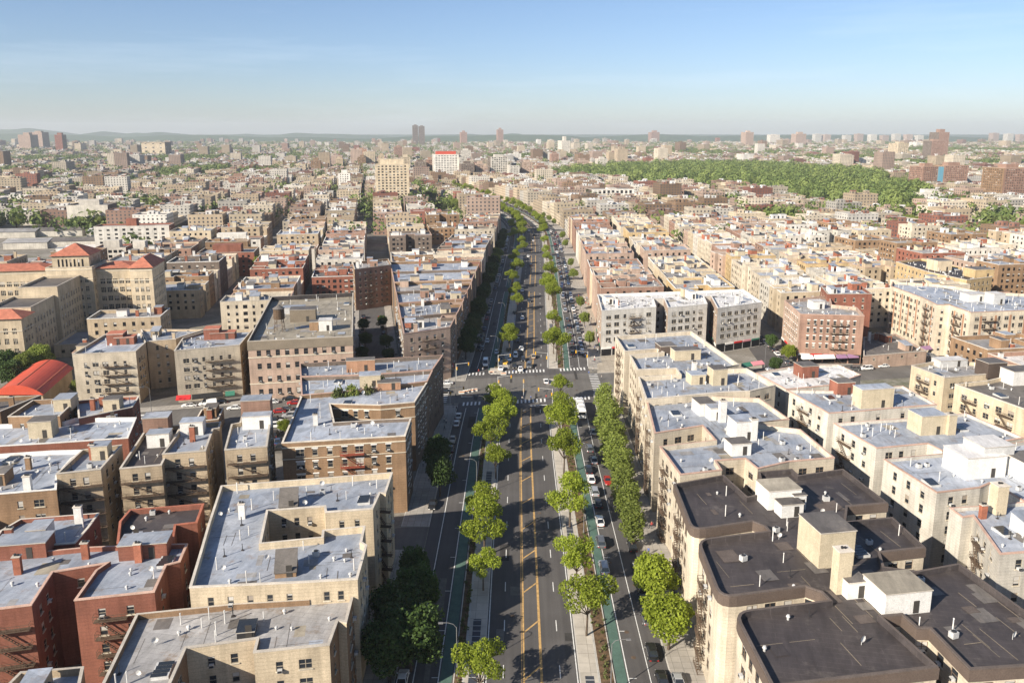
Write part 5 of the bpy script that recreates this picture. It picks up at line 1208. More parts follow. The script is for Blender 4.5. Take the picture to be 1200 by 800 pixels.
# woods too thick to count: the park, the far groves
def wood_mass(name, pts, label):
    r = np.random.default_rng(4); V = []; T = []
    for (x, y, s, dens) in pts:
        lob = [(x + r.uniform(-.5, .5) * s, y + r.uniform(-.5, .5) * s, s * r.uniform(.9, 1.25) + (4 if dens == 44 else 0), s * r.uniform(.62, .8), s * r.uniform(.55, .85)) for _ in range(1 if dens > 150 else 2)]
        v, t = leaves(lob, dens, s * (.085 if dens > 150 else .16), int(r.integers(1e6)), outw=2.2, fill=.96); V.append(v); T.append(np.clip(t * .6 + r.uniform(-.25, .6), 0, 1))
    o = bpy.data.objects.new(name, leaf_mesh(name, np.concatenate(V), np.concatenate(T), 'leaf_park')); C.objects.link(o); stuff(o, label, 'woodland')
r_ = random.Random(8); pts = []
pxs = [p[0] for p in park]; pys = [p[1] for p in park]
y = min(pys)
while y < max(pys):
    x = min(pxs)
    while x < max(pxs):
        X_, Y_ = x + r_.uniform(-4, 4), y + r_.uniform(-4, 4)
        if math.sin(X_ * .021 + 1.0) * math.sin(Y_ * .013 + X_ * .006) > .62: x += 12.5; continue
        if inside(park, X_, Y_) and r_.random() < (.95 if edge_dist(park, X_, Y_) > 22 else .55): pts.append((X_, Y_, r_.uniform(6, 14), 520 if Y_ < 1450 else 300))
        x += 12.5
    y += 12.5
wood_mass('park_woodland', pts, 'broad green park woodland beyond the sunny side of town')
pts = []
for (x, y, a, b) in woods:
    for j in range(int(min(420, a * b / (75 if y > 1100 else 60)))):
        t, u = r_.uniform(0, 6.28), math.sqrt(r_.random()); pts.append((x + a * u * math.cos(t), y + b * u * math.sin(t), r_.uniform(7, 12), 60))
for j in range(6500):        # trees scattered among the far houses
    Y_ = 560 + 5700 * r_.random()**.8; X_ = r_.uniform(-.72, .72) * Y_
    if abs(X_ - cen(Y_)) < 40 and Y_ < 1400: continue
    pts.append((X_, Y_, r_.uniform(4.5, 9) * (1 + Y_ / 9000), 44))
wood_mass('distant_trees', pts, 'scattered trees and groves across the far town')
# ------------------------------------------------------------ hills on the horizon
def ridge(name, x0, x1, y0, depth, h, seed, mat='hill'):
    r = np.random.default_rng(seed); n = 90; V = []; Fs = []
    xs = np.linspace(x0, x1, n); prof = np.zeros(n)
    for k in range(1, 9): prof += np.sin(xs / (x1 - x0) * 6.28 * k * 1.7 + r.uniform(0, 6)) / k
    prof = (prof - prof.min()) / (prof.max() - prof.min()); prof = prof * np.minimum(1, np.minimum(np.arange(n), n - 1 - np.arange(n)) / 8)
    rows = [(0, 0), (.25, .6), (.5, 1), (.8, .7), (1, 0)]
    for (t, k) in rows:
        for i, x in enumerate(xs): V.append((x, y0 + depth * t, -2 + h * k * (.35 + .65 * prof[i]) * min(1, min(i, n - 1 - i) / 6)))
    for j in range(len(rows) - 1):
        for i in range(n - 1): a = j * n + i; Fs.append((a, a + 1, a + n + 1, a + n))
    me = bpy.data.meshes.new(name); me.from_pydata(V, [], Fs); me.materials.append(M[mat]); me.polygons.foreach_set('use_smooth', [True] * len(Fs))
    o = bpy.data.objects.new(name, me); C.objects.link(o); structure(o)
weathered('hill', (.055, .09, .035), .35, .01, .95, 0)
ridge('hills', -9000, 1200, 7600, 1500, 82, 3); ridge('hills', -1200, 9000, 8600, 1500, 74, 5)
ridge('hills', -8600, -4200, 9400, 2400, 150, 9); ridge('hills', -4800, 400, 10000, 2400, 90, 12)
# ------------------------------------------------------------ rail yard and sheds behind the hospital
sh = random.Random(4)
for i in range(9):
    x0, y0 = at(sh.uniform(-10, 150), sh.uniform(282, 335))[:2]
    q0 = at([5, 55, 108, 30, 90, 150, 12, 70, 130][i], [318, 322, 300, 292, 290, 286, 279, 277, 278][i]); L, D = sh.uniform(26, 46), sh.uniform(14, 22)
    c, s = ca, sa; T = lambda a, b: (q0[0] + a * c - b * s, q0[1] + a * s + b * c)
    root = thing('shed', '%s low shed behind the tiled roofs, %s from the near corner' % (['grey', 'dark', 'white'][i % 3], ordinal(i + 1)), 'shed', (q0[0], q0[1], 0), group='sheds of the rail yard')
    mb = MB((q0[0], q0[1], 0)); q = [T(-L/2, 0), T(L/2, 0), T(L/2, D), T(-L/2, D)]; mb.prism(q, 0, 5, 'wall_grey', bottom=False); mb.build('wall', root)
    mb = MB((q0[0], q0[1], 0)); rm = ['roof_weathered', 'roof_tar', 'roof_white'][i % 3]
    r1, r2 = T(-L/2 - .5, D/2), T(L/2 + .5, D/2); e = [T(-L/2 - .5, -.5), T(L/2 + .5, -.5), T(L/2 + .5, D + .5), T(-L/2 - .5, D + .5)]
    mb.poly([(*e[0], 5), (*e[1], 5), (*r2, 7), (*r1, 7)], rm); mb.poly([(*e[2], 5), (*e[3], 5), (*r1, 7), (*r2, 7)], rm)
    mb.poly([(*e[1], 5), (*e[2], 5), (*r2, 7)], rm); mb.poly([(*e[3], 5), (*e[0], 5), (*r1, 7)], rm); mb.build('roof', root)
# elevated railway across the shaded half of town
el = MB(); pa, pb = at(150, 290, 8), at(300, 224, 8); d = Vector((pb[0] - pa[0], pb[1] - pa[1])).normalized(); nn = Vector((-d.y, d.x)); Lr = math.hypot(pb[0] - pa[0], pb[1] - pa[1])
er = thing('elevated_railway', 'dark elevated railway running diagonally between the far shaded blocks', 'railway', (pa[0], pa[1], 0)); er_o = (pa[0], pa[1], 0)
el.o = er_o; a, b = Vector(pa[:2]), Vector(pb[:2]); q = [a - nn * -5, a + nn * -5, b + nn * -5, b - nn * -5]; el.prism(ccw([tuple(v) for v in q]), 7, 8.2, 'wood_dark'); el.build('deck', er)
k = 0.0
while k < Lr:
    for s_ in (-4, 4):
        p_ = a + d * k + nn * s_; mb = MB(er_o); mb.obox(p_.x, p_.y, 0, 7, .5, .5, 0, 'iron'); mb.build('column', er)
    k += 18
# ------------------------------------------------------------ vehicles
for n_, c_ in dict(white=(.72, .72, .71), silver=(.42, .43, .44), black=(.018, .018, .02), grey=(.14, .145, .15), blue=(.03, .06, .14), red=(.32, .02, .02), yellow=(.62, .36, .03), beige=(.38, .33, .26)).items():
    m, nt, b = nodes('paint_' + n_); b.inputs['Base Color'].default_value = (*c_, 1); b.inputs['Roughness'].default_value = .28; b.inputs['Coat Weight'].default_value = .5
    b.inputs['Metallic'].default_value = .35 if n_ in ('silver', 'grey') else 0; M['paint_' + n_] = m
flat('tyre', (.02, .02, .02), .9); flat('head_glass', (.75, .75, .72), .15); flat('tail_glass', (.35, .02, .02), .3); flat('car_glass', (.02, .024, .03), .08, 0, .7)
def loft(mb, secs, mat):
    """secs: rings of equal length, joined in order and capped."""
    for A, B in zip(secs[:-1], secs[1:]):
        for i in range(len(A)): j = (i + 1) % len(A); mb.poly([A[i], A[j], B[j], B[i]], mat)
    mb.poly(secs[0][::-1], mat); mb.poly(secs[-1], mat)
def make_car(kind, col):
    P = 'paint_' + col; root = thing('car', 'car', 'car')
    L, W, H, hood, = {'sedan': (4.7, 1.84, 1.42, .92), 'suv': (4.8, 1.94, 1.74, 1.08), 'van': (5.6, 2.05, 2.35, 1.2)}[kind]
    b = MB(); w = W / 2
    prof = {'sedan': [(-.5, .62, .80), (-.46, .72, .88), (-.28, .90, .92), (.22, .94, .95), (.43, .80, .90), (.5, .60, .78)], 'suv': [(-.5, .80, .86), (-.47, 1.0, .92), (-.30, 1.06, .95), (.25, 1.06, .96), (.44, .98, .92), (.5, .72, .82)],
            'van': [(-.5, 1.0, .95), (-.48, 1.2, .97), (-.3, 1.22, 1), (.30, 1.22, .98), (.44, 1.05, .92), (.5, .75, .82)]}[kind]
    secs = []
    for (t, zt, ws) in prof:
        y = t * L; ww = w * ws; zb = .28 if abs(t) < .48 else .38
        secs.append([(-ww * .94, y, zb), (ww * .94, y, zb), (ww, y, .58), (ww * .97, y, zt - .10), (ww * .86, y, zt), (-ww * .86, y, zt), (-ww * .97, y, zt - .10), (-ww, y, .58)])
    loft(b, secs, P)
    # roof and pillars, with glass below the roof line
    t0, t1, r0, r1 = {'sedan': (-.40, .26, -.22, .08), 'suv': (-.485, .27, -.44, .10), 'van': (-.49, .36, -.48, .20)}[kind]
    zb = hood - .06; a0, a1, c0, c1 = t0 * L, t1 * L, r0 * L, r1 * L; wb, wt = w * .88, w * (.68 if kind != 'van' else .82)
    base = [(-wb, a0, zb), (wb, a0, zb), (wb, a1, zb), (-wb, a1, zb)]; top = [(-wt, c0, H - .05), (wt, c0, H - .05), (wt, c1, H - .05), (-wt, c1, H - .05)]
    ro = [(-wt * .9, c0 + .15, H), (wt * .9, c0 + .15, H), (wt * .9, c1 - .15, H), (-wt * .9, c1 - .15, H)]
    loft(b, [top, ro], P)
    for i in range(4): b.bar(base[i], top[i], .05, P)
    if kind != 'van':
        for s_ in (-1, 1): b.bar((s_ * wb, (a0 + a1) / 2, zb), (s_ * wt, (c0 + c1) / 2, H - .05), .045, P)
    else: b.prism([(-wb, a0), (wb, a0), (wb, L * .08), (-wb, L * .08)], zb, H - .04, P, top_pts=[(-wt, c0), (wt, c0), (wt, L * .06), (-wt, L * .06)])
    for s_ in (-1, 1): b.box(s_ * (w + .02) - .12, s_ * (w + .02) + .12, a1 - .35, a1 - .22, zb, zb + .16, P)
    b.build('body', root)
    g_ = MB(); k = .97
    for i in range(4): j = (i + 1) % 4; g_.poly([tuple(v * (k if n < 2 else 1) for n, v in enumerate(p)) for p in (base[i], base[j], top[j], top[i])], 'car_glass')
    g_.build('window', root)
    for sx in (-1, 1):
        for ty in (-.31, .31):
            wm = MB(); wm.bar((sx * (w - .22), ty * L, .33), (sx * (w + .0), ty * L, .33), .33, 'tyre', 12); wm.bar((sx * (w - .1), ty * L, .33), (sx * (w + .015), ty * L, .33), .19, 'galv', 8); wm.build('wheel', root)
        h_ = MB(); zz = prof[-1][1] - .16; h_.box(sx * w * .62 - .17, sx * w * .62 + .17, L / 2 - .12, L / 2 + .015, zz, zz + .13, 'head_glass'); h_.build('headlight', root)
        t_ = MB(); zz = prof[0][1] - .2; t_.box(sx * w * .66 - .15, sx * w * .66 + .15, -L / 2 - .015, -L / 2 + .1, zz, zz + .15, 'tail_glass'); t_.build('taillight', root)
    return root
CARS = {(k, c): make_car(k, c) for k, c in (('sedan', 'white'), ('sedan', 'black'), ('sedan', 'silver'), ('sedan', 'grey'), ('sedan', 'red'), ('sedan', 'blue'), ('sedan', 'beige'), ('suv', 'white'), ('suv', 'black'), ('suv', 'grey'), ('suv', 'silver'), ('van', 'white'), ('sedan', 'yellow'))}
cr_ = random.Random(21)
def car(x, y, rot, label, group, key=None, z=.03):
    key = key or cr_.choice([('sedan', 'white'), ('sedan', 'black'), ('sedan', 'black'), ('sedan', 'silver'), ('sedan', 'grey'), ('suv', 'black'), ('suv', 'grey'), ('suv', 'white'), ('suv', 'silver'), ('sedan', 'blue'), ('sedan', 'beige')] + ([('sedan', 'red')] if cr_.random() < .3 else []))
    o = dup(CARS[key], (x, y, z), rot, label.replace('CAR', '%s %s' % (key[1], {'sedan': 'saloon car', 'suv': 'tall car', 'van': 'van'}[key[0]])), group)
    o.name = {'van': 'van', 'suv': 'car', 'sedan': 'car'}[key[0]]
    if key[0] == 'van': o['category'] = 'van'
    return o
PK = {'sl': 'cars parked along the shaded kerb', 'sr': 'cars parked along the sunny kerb'}
sl, su, bk, wh, sv, gy = ('sedan', 'silver'), ('suv', 'white'), ('sedan', 'black'), ('sedan', 'white'), ('suv', 'silver'), ('suv', 'grey')
# sunny side: kerb lane, moving lane
n = 0
for (x, y, k) in [(764,762,bk),(758,722,gy),(753,693,bk),(748,664,sl),(741,638,bk),(737,612,('suv','black')),(733,592,bk),(729,575,gy),(712,562,None),(724,552,wh),(721,540,su),(717,528,bk),(713,515,None),(776,795,bk),(795,798,sl)]:
    n += 1; q = at(x, y, .7); car(q[0], q[1], 0 if n % 3 else math.pi, 'CAR standing in the sunny-side kerb lane, %s from the bottom before the crossing' % ordinal(n), PK['sr'], k)
n = 0
for (x, y, k) in [(708,664,sv),(704,634,('suv','blue') if ('suv','blue') in CARS else gy),(703,609,wh),(701,588,bk),(697,575,sv),(693,560,wh),(690,549,bk),(696,538,sl),(691,525,gy),(696,505,sl),(703,475,wh)]:
    n += 1; q = at(x, y, .7); car(q[0], q[1], 0, 'CAR queueing beside the green cycle lane, %s from the bottom' % ordinal(n), 'cars queueing in the sunny-side lane', k)
n = 0
for Y in np.arange(296, 1180, 6.3):
    if any(a - 3 < Y < b + 3 for a, b in ((270, 296), (420, 440), (550, 570), (696, 716))): continue
    if cr_.random() < .88 and n < 46: n += 1; car(cen(Y) + 23.2, Y, cr_.choice((0, math.pi)), 'CAR parked at the sunny kerb, %s one beyond the crossing' % ordinal(n), PK['sr'])
n = 0
for Y in list(np.arange(92, 148, 6.2)) + list(np.arange(172, 236, 6.4)) + list(np.arange(300, 700, 6.6)):
    if any(a - 3 < Y < b + 3 for a, b in ((405, 425), (535, 555), (680, 700), (118, 124), (143, 175))): continue
    if 128 < Y < 148 or cr_.random() < .78: n += 1; car(cen(Y) - 17.8, Y, 0 if cr_.random() < .8 else math.pi, 'CAR parked at the shaded kerb, %s from the bottom' % ordinal(n), PK['sl'], sl if 128 < Y < 142 else None)
q = at(507, 590, .7); car(q[0], q[1], math.pi, 'CAR turning out of the side street into the shade', 'cars driving on the avenue', bk)
q = at(569, 424, 1.2); car(q[0], q[1], math.pi, 'CAR waiting in the shaded service lane before the crossing', 'cars driving on the avenue', ('van', 'white'))
n = 0
for (x, y, k) in [(587,431,wh),(592,424,('sedan','yellow')),(588,418,bk),(597,420,wh),(603,428,bk),(610,432,wh),(604,416,su),(613,420,bk),(620,428,gy),(611,408,wh),(596,409,bk),(582,412,sl),(565,408,bk),(571,399,sl),(625,417,('sedan','beige')),(607,398,bk),(640,446,wh),(600,390,gy),(612,372,wh),(603,366,bk),(620,352,bk),(612,340,wh),(607,331,gy),(622,310,bk),(619,300,wh),(622,292,bk),(625,282,wh),(626,275,bk),(630,268,gy),(618,285,bk),(620,270,wh),(690,312,None)]:
    n += 1; q = at(x, y, .7); car(q[0], q[1], math.pi if x < 622 else 0, 'CAR on the main carriageway beyond the near crosswalk, %s of the waiting traffic' % ordinal(n), 'cars driving on the avenue', k)
n = 0
for Y in np.arange(300, 1000, 15):
    n += 1; car(cen(Y) + 19.4 + cr_.uniform(-.3, .3), Y + cr_.uniform(-4, 4), 0, 'CAR driving in the sunny service lane, %s one beyond the crossing' % ordinal(n), 'cars driving on the avenue')
# wide cross street, side streets and the yard
n = 0
for (x, y, rot, k) in [(150,488,0,('van','white')),(166,489,0,wh),(244,472,0,('van','white')),(258,470,0,None),(275,477,0,wh),(300,471,0,bk),(318,470,0,None),(339,466,0,bk),(345,471,0,('sedan','red')),(523,448,0,wh),(520,458,0,bk),(222,474,0,wh),(760,447,0,bk),(768,448,0,bk),(777,444,0,gy),(740,440,0,bk),(1052,424,0,None),(1065,421,0,None),(1078,419,0,None),(1090,416,0,None),(1035,428,0,None),(1000,432,0,None),(1015,431,0,None),(985,434,0,None),(1110,413,0,None),(870,436,0,None),(853,437,0,None),(905,432,0,None)]:
    n += 1; q = at(x, y, .7); car(q[0], q[1], math.pi / 2 + rad(10), 'CAR on the wide cross street, %s counted from the shaded end' % ordinal(n), 'cars on the wide cross street', k)
n = 0
for (x, y) in [(326,481),(322,490),(322,498),(322,508),(326,516),(334,478),(340,486),(330,494),(336,502),(328,524)]:
    n += 1; q = at(x, y, .7); car(q[0], q[1], cr_.choice((rad(10), rad(100))), 'CAR in the cramped parking yard, %s among those beside the brown ornamented block' % ordinal(n), 'cars in the parking yard')
n = 0
for (x0, y0, x1, y1, m) in ((424, 412, 426, 366, 9), (455, 412, 444, 366, 8), (926, 428, 880, 385, 9), (1128, 424, 1062, 392, 12)):
    for j in range(m):
        n += 1; x, y = x0 + (x1 - x0) * j / m, y0 + (y1 - y0) * j / m; q = at(x, y, .7); e = at(x1, y1, .7); s0 = at(x0, y0, .7)
        car(q[0], q[1], math.atan2(e[1] - s0[1], e[0] - s0[0]) - math.pi / 2, 'CAR parked %s in %s' % (ordinal(j + 1), {424: 'the near row of the dark side street', 455: 'the far row of the dark side street', 926: 'the dark street by the red brick block', 1128: 'the street before the long cream block'}[x0]), 'cars parked in side streets')
for t in CARS.values(): remove(t)
# white bus in the service lane
def bus():
    q = at(681, 478, 1.5); o = (q[0] - .2, q[1], .03); root = thing('bus', 'long white bus waiting beside the median tree at the crossing', 'bus', o)
    b = MB(); w, L, H = 1.28, 6.1, 3.0; secs = [[(-w*k, y, .35), (w*k, y, .35), (w*k, y, H - .25), (w*k*.88, y, H - d), (-w*k*.88, y, H - d), (-w*k, y, H - .25)] for y, k, d in ((-L, .96, .12), (-L + .2, 1, 0), (L - .4, 1, 0), (L, .95, .15))]
    loft(b, secs, 'paint_white'); b.build('body', root)
    g_ = MB()
    for s_ in (-1, 1):
        for k in range(8): y = -L + .6 + k * 1.42; g_.box(min(s_*w, s_*(w+.02)), max(s_*w, s_*(w+.02)), y, y + 1.25, 1.3, 2.35, 'car_glass')
    g_.box(-w*.85, w*.85, L, L + .02, 1.1, 2.5, 'car_glass'); g_.box(-w*.8, w*.8, -L - .02, -L, 1.5, 2.4, 'car_glass'); g_.build('window', root)
    for y in (-3.6, 0.2, 3.4): r_ = MB(); r_.box(-.75, .75, y - .7, y + .7, H - .0, H + .22, 'galv'); r_.build('roof_unit', root)
    for s_ in (-1, 1):
        for y in (-3.9, 4.0): wm = MB(); wm.bar((s_*(w-.3), y, .47), (s_*(w+.01), y, .47), .47, 'tyre', 12); wm.build('wheel', root)
bus()
# ------------------------------------------------------------ street furniture
def lamp_proto():
    root = thing('street_lamp', 'lamp', 'street lamp'); m = MB(); m.bar((0, 0, 0), (0, 0, .9), .20, 'lamp_grey', 8, .15); m.build('base', root)
    m = MB(); m.bar((0, 0, .8), (0, 0, 8.6), .09, 'lamp_grey', 6, .06); pts = [(0, 0, 8.5), (.5, 0, 9.1), (1.3, 0, 9.35), (2.3, 0, 9.35)]
    for a, b in zip(pts[:-1], pts[1:]): m.bar(a, b, .05, 'lamp_grey', 5)
    m.build('pole', root); m = MB(); m.box(2.1, 2.85, -.16, .16, 9.22, 9.38, 'lamp_grey'); m.build('lamp_head', root); return root
lp = lamp_proto()
LN = 'street lamps along the avenue and cross street'
spots = [(-9.3, y, math.pi, 's') for y in (112, 176, 222, 292, 352, 412, 470, 530)] + [(14.6, y, 0, 'm') for y in (108, 158, 206, 234, 300, 356, 412, 470, 530)]
for i, (x, y, r0, t) in enumerate(spots): dup(lp, (x + cen(y), y, .14), r0, 'slim grey curved-arm lamp on the %s-side median, %s from the bottom' % ('shaded' if t == 's' else 'sunny', ordinal(i + 1 if t == 's' else i - 7)), LN)
for (x, y, l) in ((896, 430, 'tall grey lamp at the mouth of the dark street by the red brick block'), (1046, 404, 'tall grey lamp behind the low shop building'), (178, 487, 'tall grey lamp beside the red brick end wall'), (534, 464, 'dark lamp post on the shaded corner of the crossing'), (1032, 395, 'second grey lamp behind the low shop building')):
    q = at(x, y); dup(lp, (q[0], q[1], .1), rad(200), l, LN)
remove(lp)
flat('signal_yellow', (.62, .35, .03), .5); flat('signal_red', (.5, .03, .02), .4); flat('signal_green', (.02, .25, .12), .4)
def signal_proto():
    root = thing('traffic_light', 'x', 'traffic light'); m = MB(); m.bar((0, 0, 0), (0, 0, 5.6), .10, 'galv', 6); m.bar((0, 0, 5.4), (4.5, 0, 5.9), .06, 'galv', 5); m.build('pole', root)
    for x in (0.25, 4.4):
        z = 3.2 if x < 1 else 4.9; h = MB(); h.box(x - .2, x + .2, -.22, .16, z, z + 1.1, 'signal_yellow'); hh = h.build('signal_head', root)
        g_ = MB()
        for k, c in enumerate(('signal_green', 'signal_yellow', 'signal_red')): g_.bar((x, -.30, z + .2 + k * .34), (x, -.221, z + .2 + k * .34), .12, c, 8)
        g_.build('lens', hh)
    return root
sg = signal_proto()
for i, (x, y, r0, l) in enumerate([(-6, 253, 0, 'on the near island of the shaded-side median'), (11.5, 240, math.pi, 'at the near end of the sunny-side median'), (-6.5, 279, 0, 'at the far end of the shaded-side median'), (11.5, 282, math.pi, 'on the far end of the sunny-side median'), (-21, 241, 0, 'on the near shaded corner'), (26.5, 284, math.pi, 'on the far sunny corner'), (2.4, 244, math.pi/2, 'beside the near crosswalk in mid-road'), (-21, 268, 0, 'on the far shaded corner')]):
    dup(sg, (x, y, .1), r0, 'yellow traffic light with mast arm ' + l, 'traffic lights at the crossing')
remove(sg)
# street signs, barriers
weathered('barrier_orange', (.62, .22, .05), .1, 1); weathered('barrier_white', (.7, .68, .62), .1, 1)
br_ = thing('road_barrier', 'x', 'barrier'); m = MB(); m.prism([(-1, -.3), (1, -.3), (1, .3), (-1, .3)], 0, .9, 'barrier_white', top_pts=[(-1, -.1), (1, -.1), (1, .1), (-1, .1)]); m.build('body', br_)
m = MB(); m.box(-.9, .9, -.26, -.22, .5, .75, 'barrier_orange'); m.build('stripe', br_)
for i, (x, y) in enumerate([(541,461),(546,460),(551,459),(556,458),(544,465),(550,465),(576,437),(590,439)]):
    q = at(x, y); dup(br_, (q[0], q[1], .03), rad(10), 'orange and white barrier, %s in the works area at the shaded corner' % ordinal(i + 1), 'barriers round the road works')
remove(br_)
# shop fronts, awnings and signs
def awning(x0, y0, x1, y1, mat, label, zt=3.9, proj=1.6, z0=2.7, name='awning'):
    a, b = Vector(at(x0, y0)[:2]), Vector(at(x1, y1)[:2]); d = (b - a).normalized(); nn = Vector((d.y, -d.x)); 
    root = MB((a.x, a.y, 0)); p, q = a + nn * proj, b + nn * proj
    root.poly([(*p, z0 + .3), (*q, z0 + .3), (*b, zt), (*a, zt)], mat); root.poly([(*p, z0), (*q, z0), (*q, z0 + .3), (*p, z0 + .3)], mat)
    root.poly([(*a, zt - .06), (*b, zt - .06), (*q, z0), (*p, z0)], mat); root.poly([(*a, z0), (*p, z0), (*p, z0 + .3), (*a, zt)], mat); root.poly([(*q, z0), (*b, z0), (*b, zt), (*q, z0 + .3)], mat)
    o = root.build(name); o['label'] = label; o['category'] = name; o['group'] = 'awnings over the shops'
FB_ = [(938,428,951,427.6,'sign_white','pale awning at the corner of the red brick block'),(953,427.6,976,427,'sign_white','second pale awning under the red brick block'),(979,427,990,426.5,'awning_purple','purple awning under the red brick block'),(992,426.5,1003,426,'awning_purple','darker purple awning beside the first purple one'),
       (1013,424.5,1030,422.5,'awning_red','dark red shop awning on the low building'),(1031,422.5,1044,421,'awning_red','second dark red awning on the low building'),(1047,420.5,1061,419,'sign_white','white awning on the low building'),(1062,419,1071,418,'awning_green','green awning on the low building'),(1073,417.8,1088,416,'awning_purple','bright purple awning at the end of the low building'),
       (868,438,878,436,'awning_green','green awning under the white-cream block'),(879,436,892,434,'awning_pink','pink awning under the white-cream block'),(226,476,262,472,'awning_black','long black awning under the cream block'),(208,477,225,476,'sign_red','red and white awning at the corner of the cream block'),(265,472,276,471,'awning_green','pale green awning at the end of the cream block'),
       (503,440,531,437,'sign_red','red shop awning on the rose corner block at the crossing'),(1112,420,1150,417,'awning_red','red awning under the long cream block')]
for t in FB_: awning(*t)
# ------------------------------------------------------------ wear in the road: manholes and utility cuts
weathered('cut_asphalt', (.055, .052, .05), .2, .8, .9, .3); weathered('cut_concrete', (.17, .16, .145), .2, .8, .9, .3)
mh = random.Random(6)
mc = MB(); mc.bar((0, 0, 0), (0, 0, .012), .42, 'iron', 14); mcm = mc.mesh('manhole_cover')
for i in range(40):
    x = mh.choice((-14.2, -2.9, -.6, 5.5, 8.6, 19.3, 22.8)) + mh.uniform(-.5, .5); y = 95 + i * 8 + mh.uniform(0, 6); o = bpy.data.objects.new('manhole_cover', mcm); C.objects.link(o); o.location = (x + cen(y), y, .037)
    o['label'] = 'dark iron manhole cover, %s one going up the avenue asphalt from the bottom edge' % ordinal(i + 1); o['category'] = 'manhole cover'; o['group'] = 'manhole covers in the avenue'
uc = MB()
for i in range(34):
    x = mh.choice((-14.5, -3.4, -1, 5.4, 8.4, 19.4, 22.9)); y = mh.uniform(90, 400); w_, l_ = mh.uniform(.8, 2.4), mh.uniform(2, 11); c_ = cen(y)
    a_ = mh.uniform(-.03, .03); uc.poly([(x + c_, y, .0262 + i * .0001), (x + w_ + c_, y, .0262 + i * .0001), (x + w_ + c_ + a_ * l_, y + l_, .0262 + i * .0001), (x + c_ + a_ * l_, y + l_, .0262 + i * .0001)], mh.choice(('cut_asphalt', 'cut_asphalt', 'cut_concrete')))
structure(uc.build('road_patches'))
# ------------------------------------------------------------ planting beds and people
r8 = np.random.default_rng(8); lob = []
for x0, x1 in ((-9.7, -8.5), (13.4, 15.5)):
    for (a, b) in MEDS[:2]:
        for y in np.arange(max(a, 80), b - 1, .9):
            if r8.random() < .62: lob.append((r8.uniform(x0, x1) + cen(y), y, .35, r8.uniform(.2, .5), r8.uniform(.2, .45)))
V, T = leaves(lob, 12000, .13, 5); o = bpy.data.objects.new('shrubs', leaf_mesh('shrubs', V, T, 'leaf_olive')); C.objects.link(o); stuff(o, 'low shrubs filling the median planting beds', 'shrubs')
def person_material():
    m, nt, b = nodes('person'); tc = nt.nodes.new('ShaderNodeTexCoord'); sp = nt.nodes.new('ShaderNodeSeparateXYZ'); nt.links.new(tc.outputs['Object'], sp.inputs[0]); oi = nt.nodes.new('ShaderNodeObjectInfo')
    cr = nt.nodes.new('ShaderNodeValToRGB'); cr.color_ramp.interpolation = 'CONSTANT'; cols = [(.5, .5, .5), (.05, .05, .06), (.35, .05, .04), (.07, .12, .3), (.6, .55, .5)]
    cr.color_ramp.elements[0].color = (*cols[0], 1); cr.color_ramp.elements[1].position = .2; cr.color_ramp.elements[1].color = (*cols[1], 1)
    for k in (2, 3, 4): e = cr.color_ramp.elements.new(k * .2); e.color = (*cols[k], 1)
    nt.links.new(oi.outputs['Random'], cr.inputs[0])
    c = mixc(nt, mathn(nt, 'GREATER_THAN', sp.outputs[2], .88), (.04, .045, .07), cr.outputs[0]); c = mixc(nt, mathn(nt, 'GREATER_THAN', sp.outputs[2], 1.47), c, (.32, .19, .13)); c = mixc(nt, mathn(nt, 'GREATER_THAN', sp.outputs[2], 1.70), c, (.02, .015, .012))
    nt.links.new(c, b.inputs['Base Color']); b.inputs['Roughness'].default_value = .8; M['person'] = m
person_material()
def person_proto(stride):
    pts = [(0,0,.95),(0,0,1.2),(0,0,1.42),(0,.01,1.52),(0,.02,1.63),(0,.01,1.74), (.10,0,.9),(.11,stride*.5,.5),(.11,stride*.35,.08),(.11,stride*.35+.16,.04), (-.10,0,.9),(-.11,-stride*.3,.5),(-.11,-stride*.8,.10),(-.11,-stride*.8+.15,.04), (.20,0,1.40),(.25,-.08,1.13),(.24,.06,.88),(-.20,0,1.40),(-.25,.08,1.13),(-.24,.18,.90)]
    ed = [(0,1),(1,2),(2,3),(3,4),(4,5),(0,6),(6,7),(7,8),(8,9),(0,10),(10,11),(11,12),(12,13),(2,14),(14,15),(15,16),(2,17),(17,18),(18,19)]
    rr_ = [.15,.14,.15,.055,.10,.09,.09,.06,.045,.04,.09,.06,.045,.04,.06,.045,.035,.06,.045,.035]
    me = bpy.data.meshes.new('person'); me.from_pydata(pts, ed, []); o = bpy.data.objects.new('person', me); C.objects.link(o)
    sk = o.modifiers.new('skin', 'SKIN')
    for i, v in enumerate(me.skin_vertices[0].data if me.skin_vertices else []): v.radius = (rr_[i], rr_[i] * .85)
    if not me.skin_vertices:
        pass
    su_ = o.modifiers.new('sub', 'SUBSURF'); su_.levels = 1; su_.render_levels = 1
    dg = bpy.context.evaluated_depsgraph_get(); ev = o.evaluated_get(dg); nm = bpy.data.meshes.new_from_object(ev); nm.materials.clear(); nm.materials.append(M['person']); bpy.data.objects.remove(o); return nm
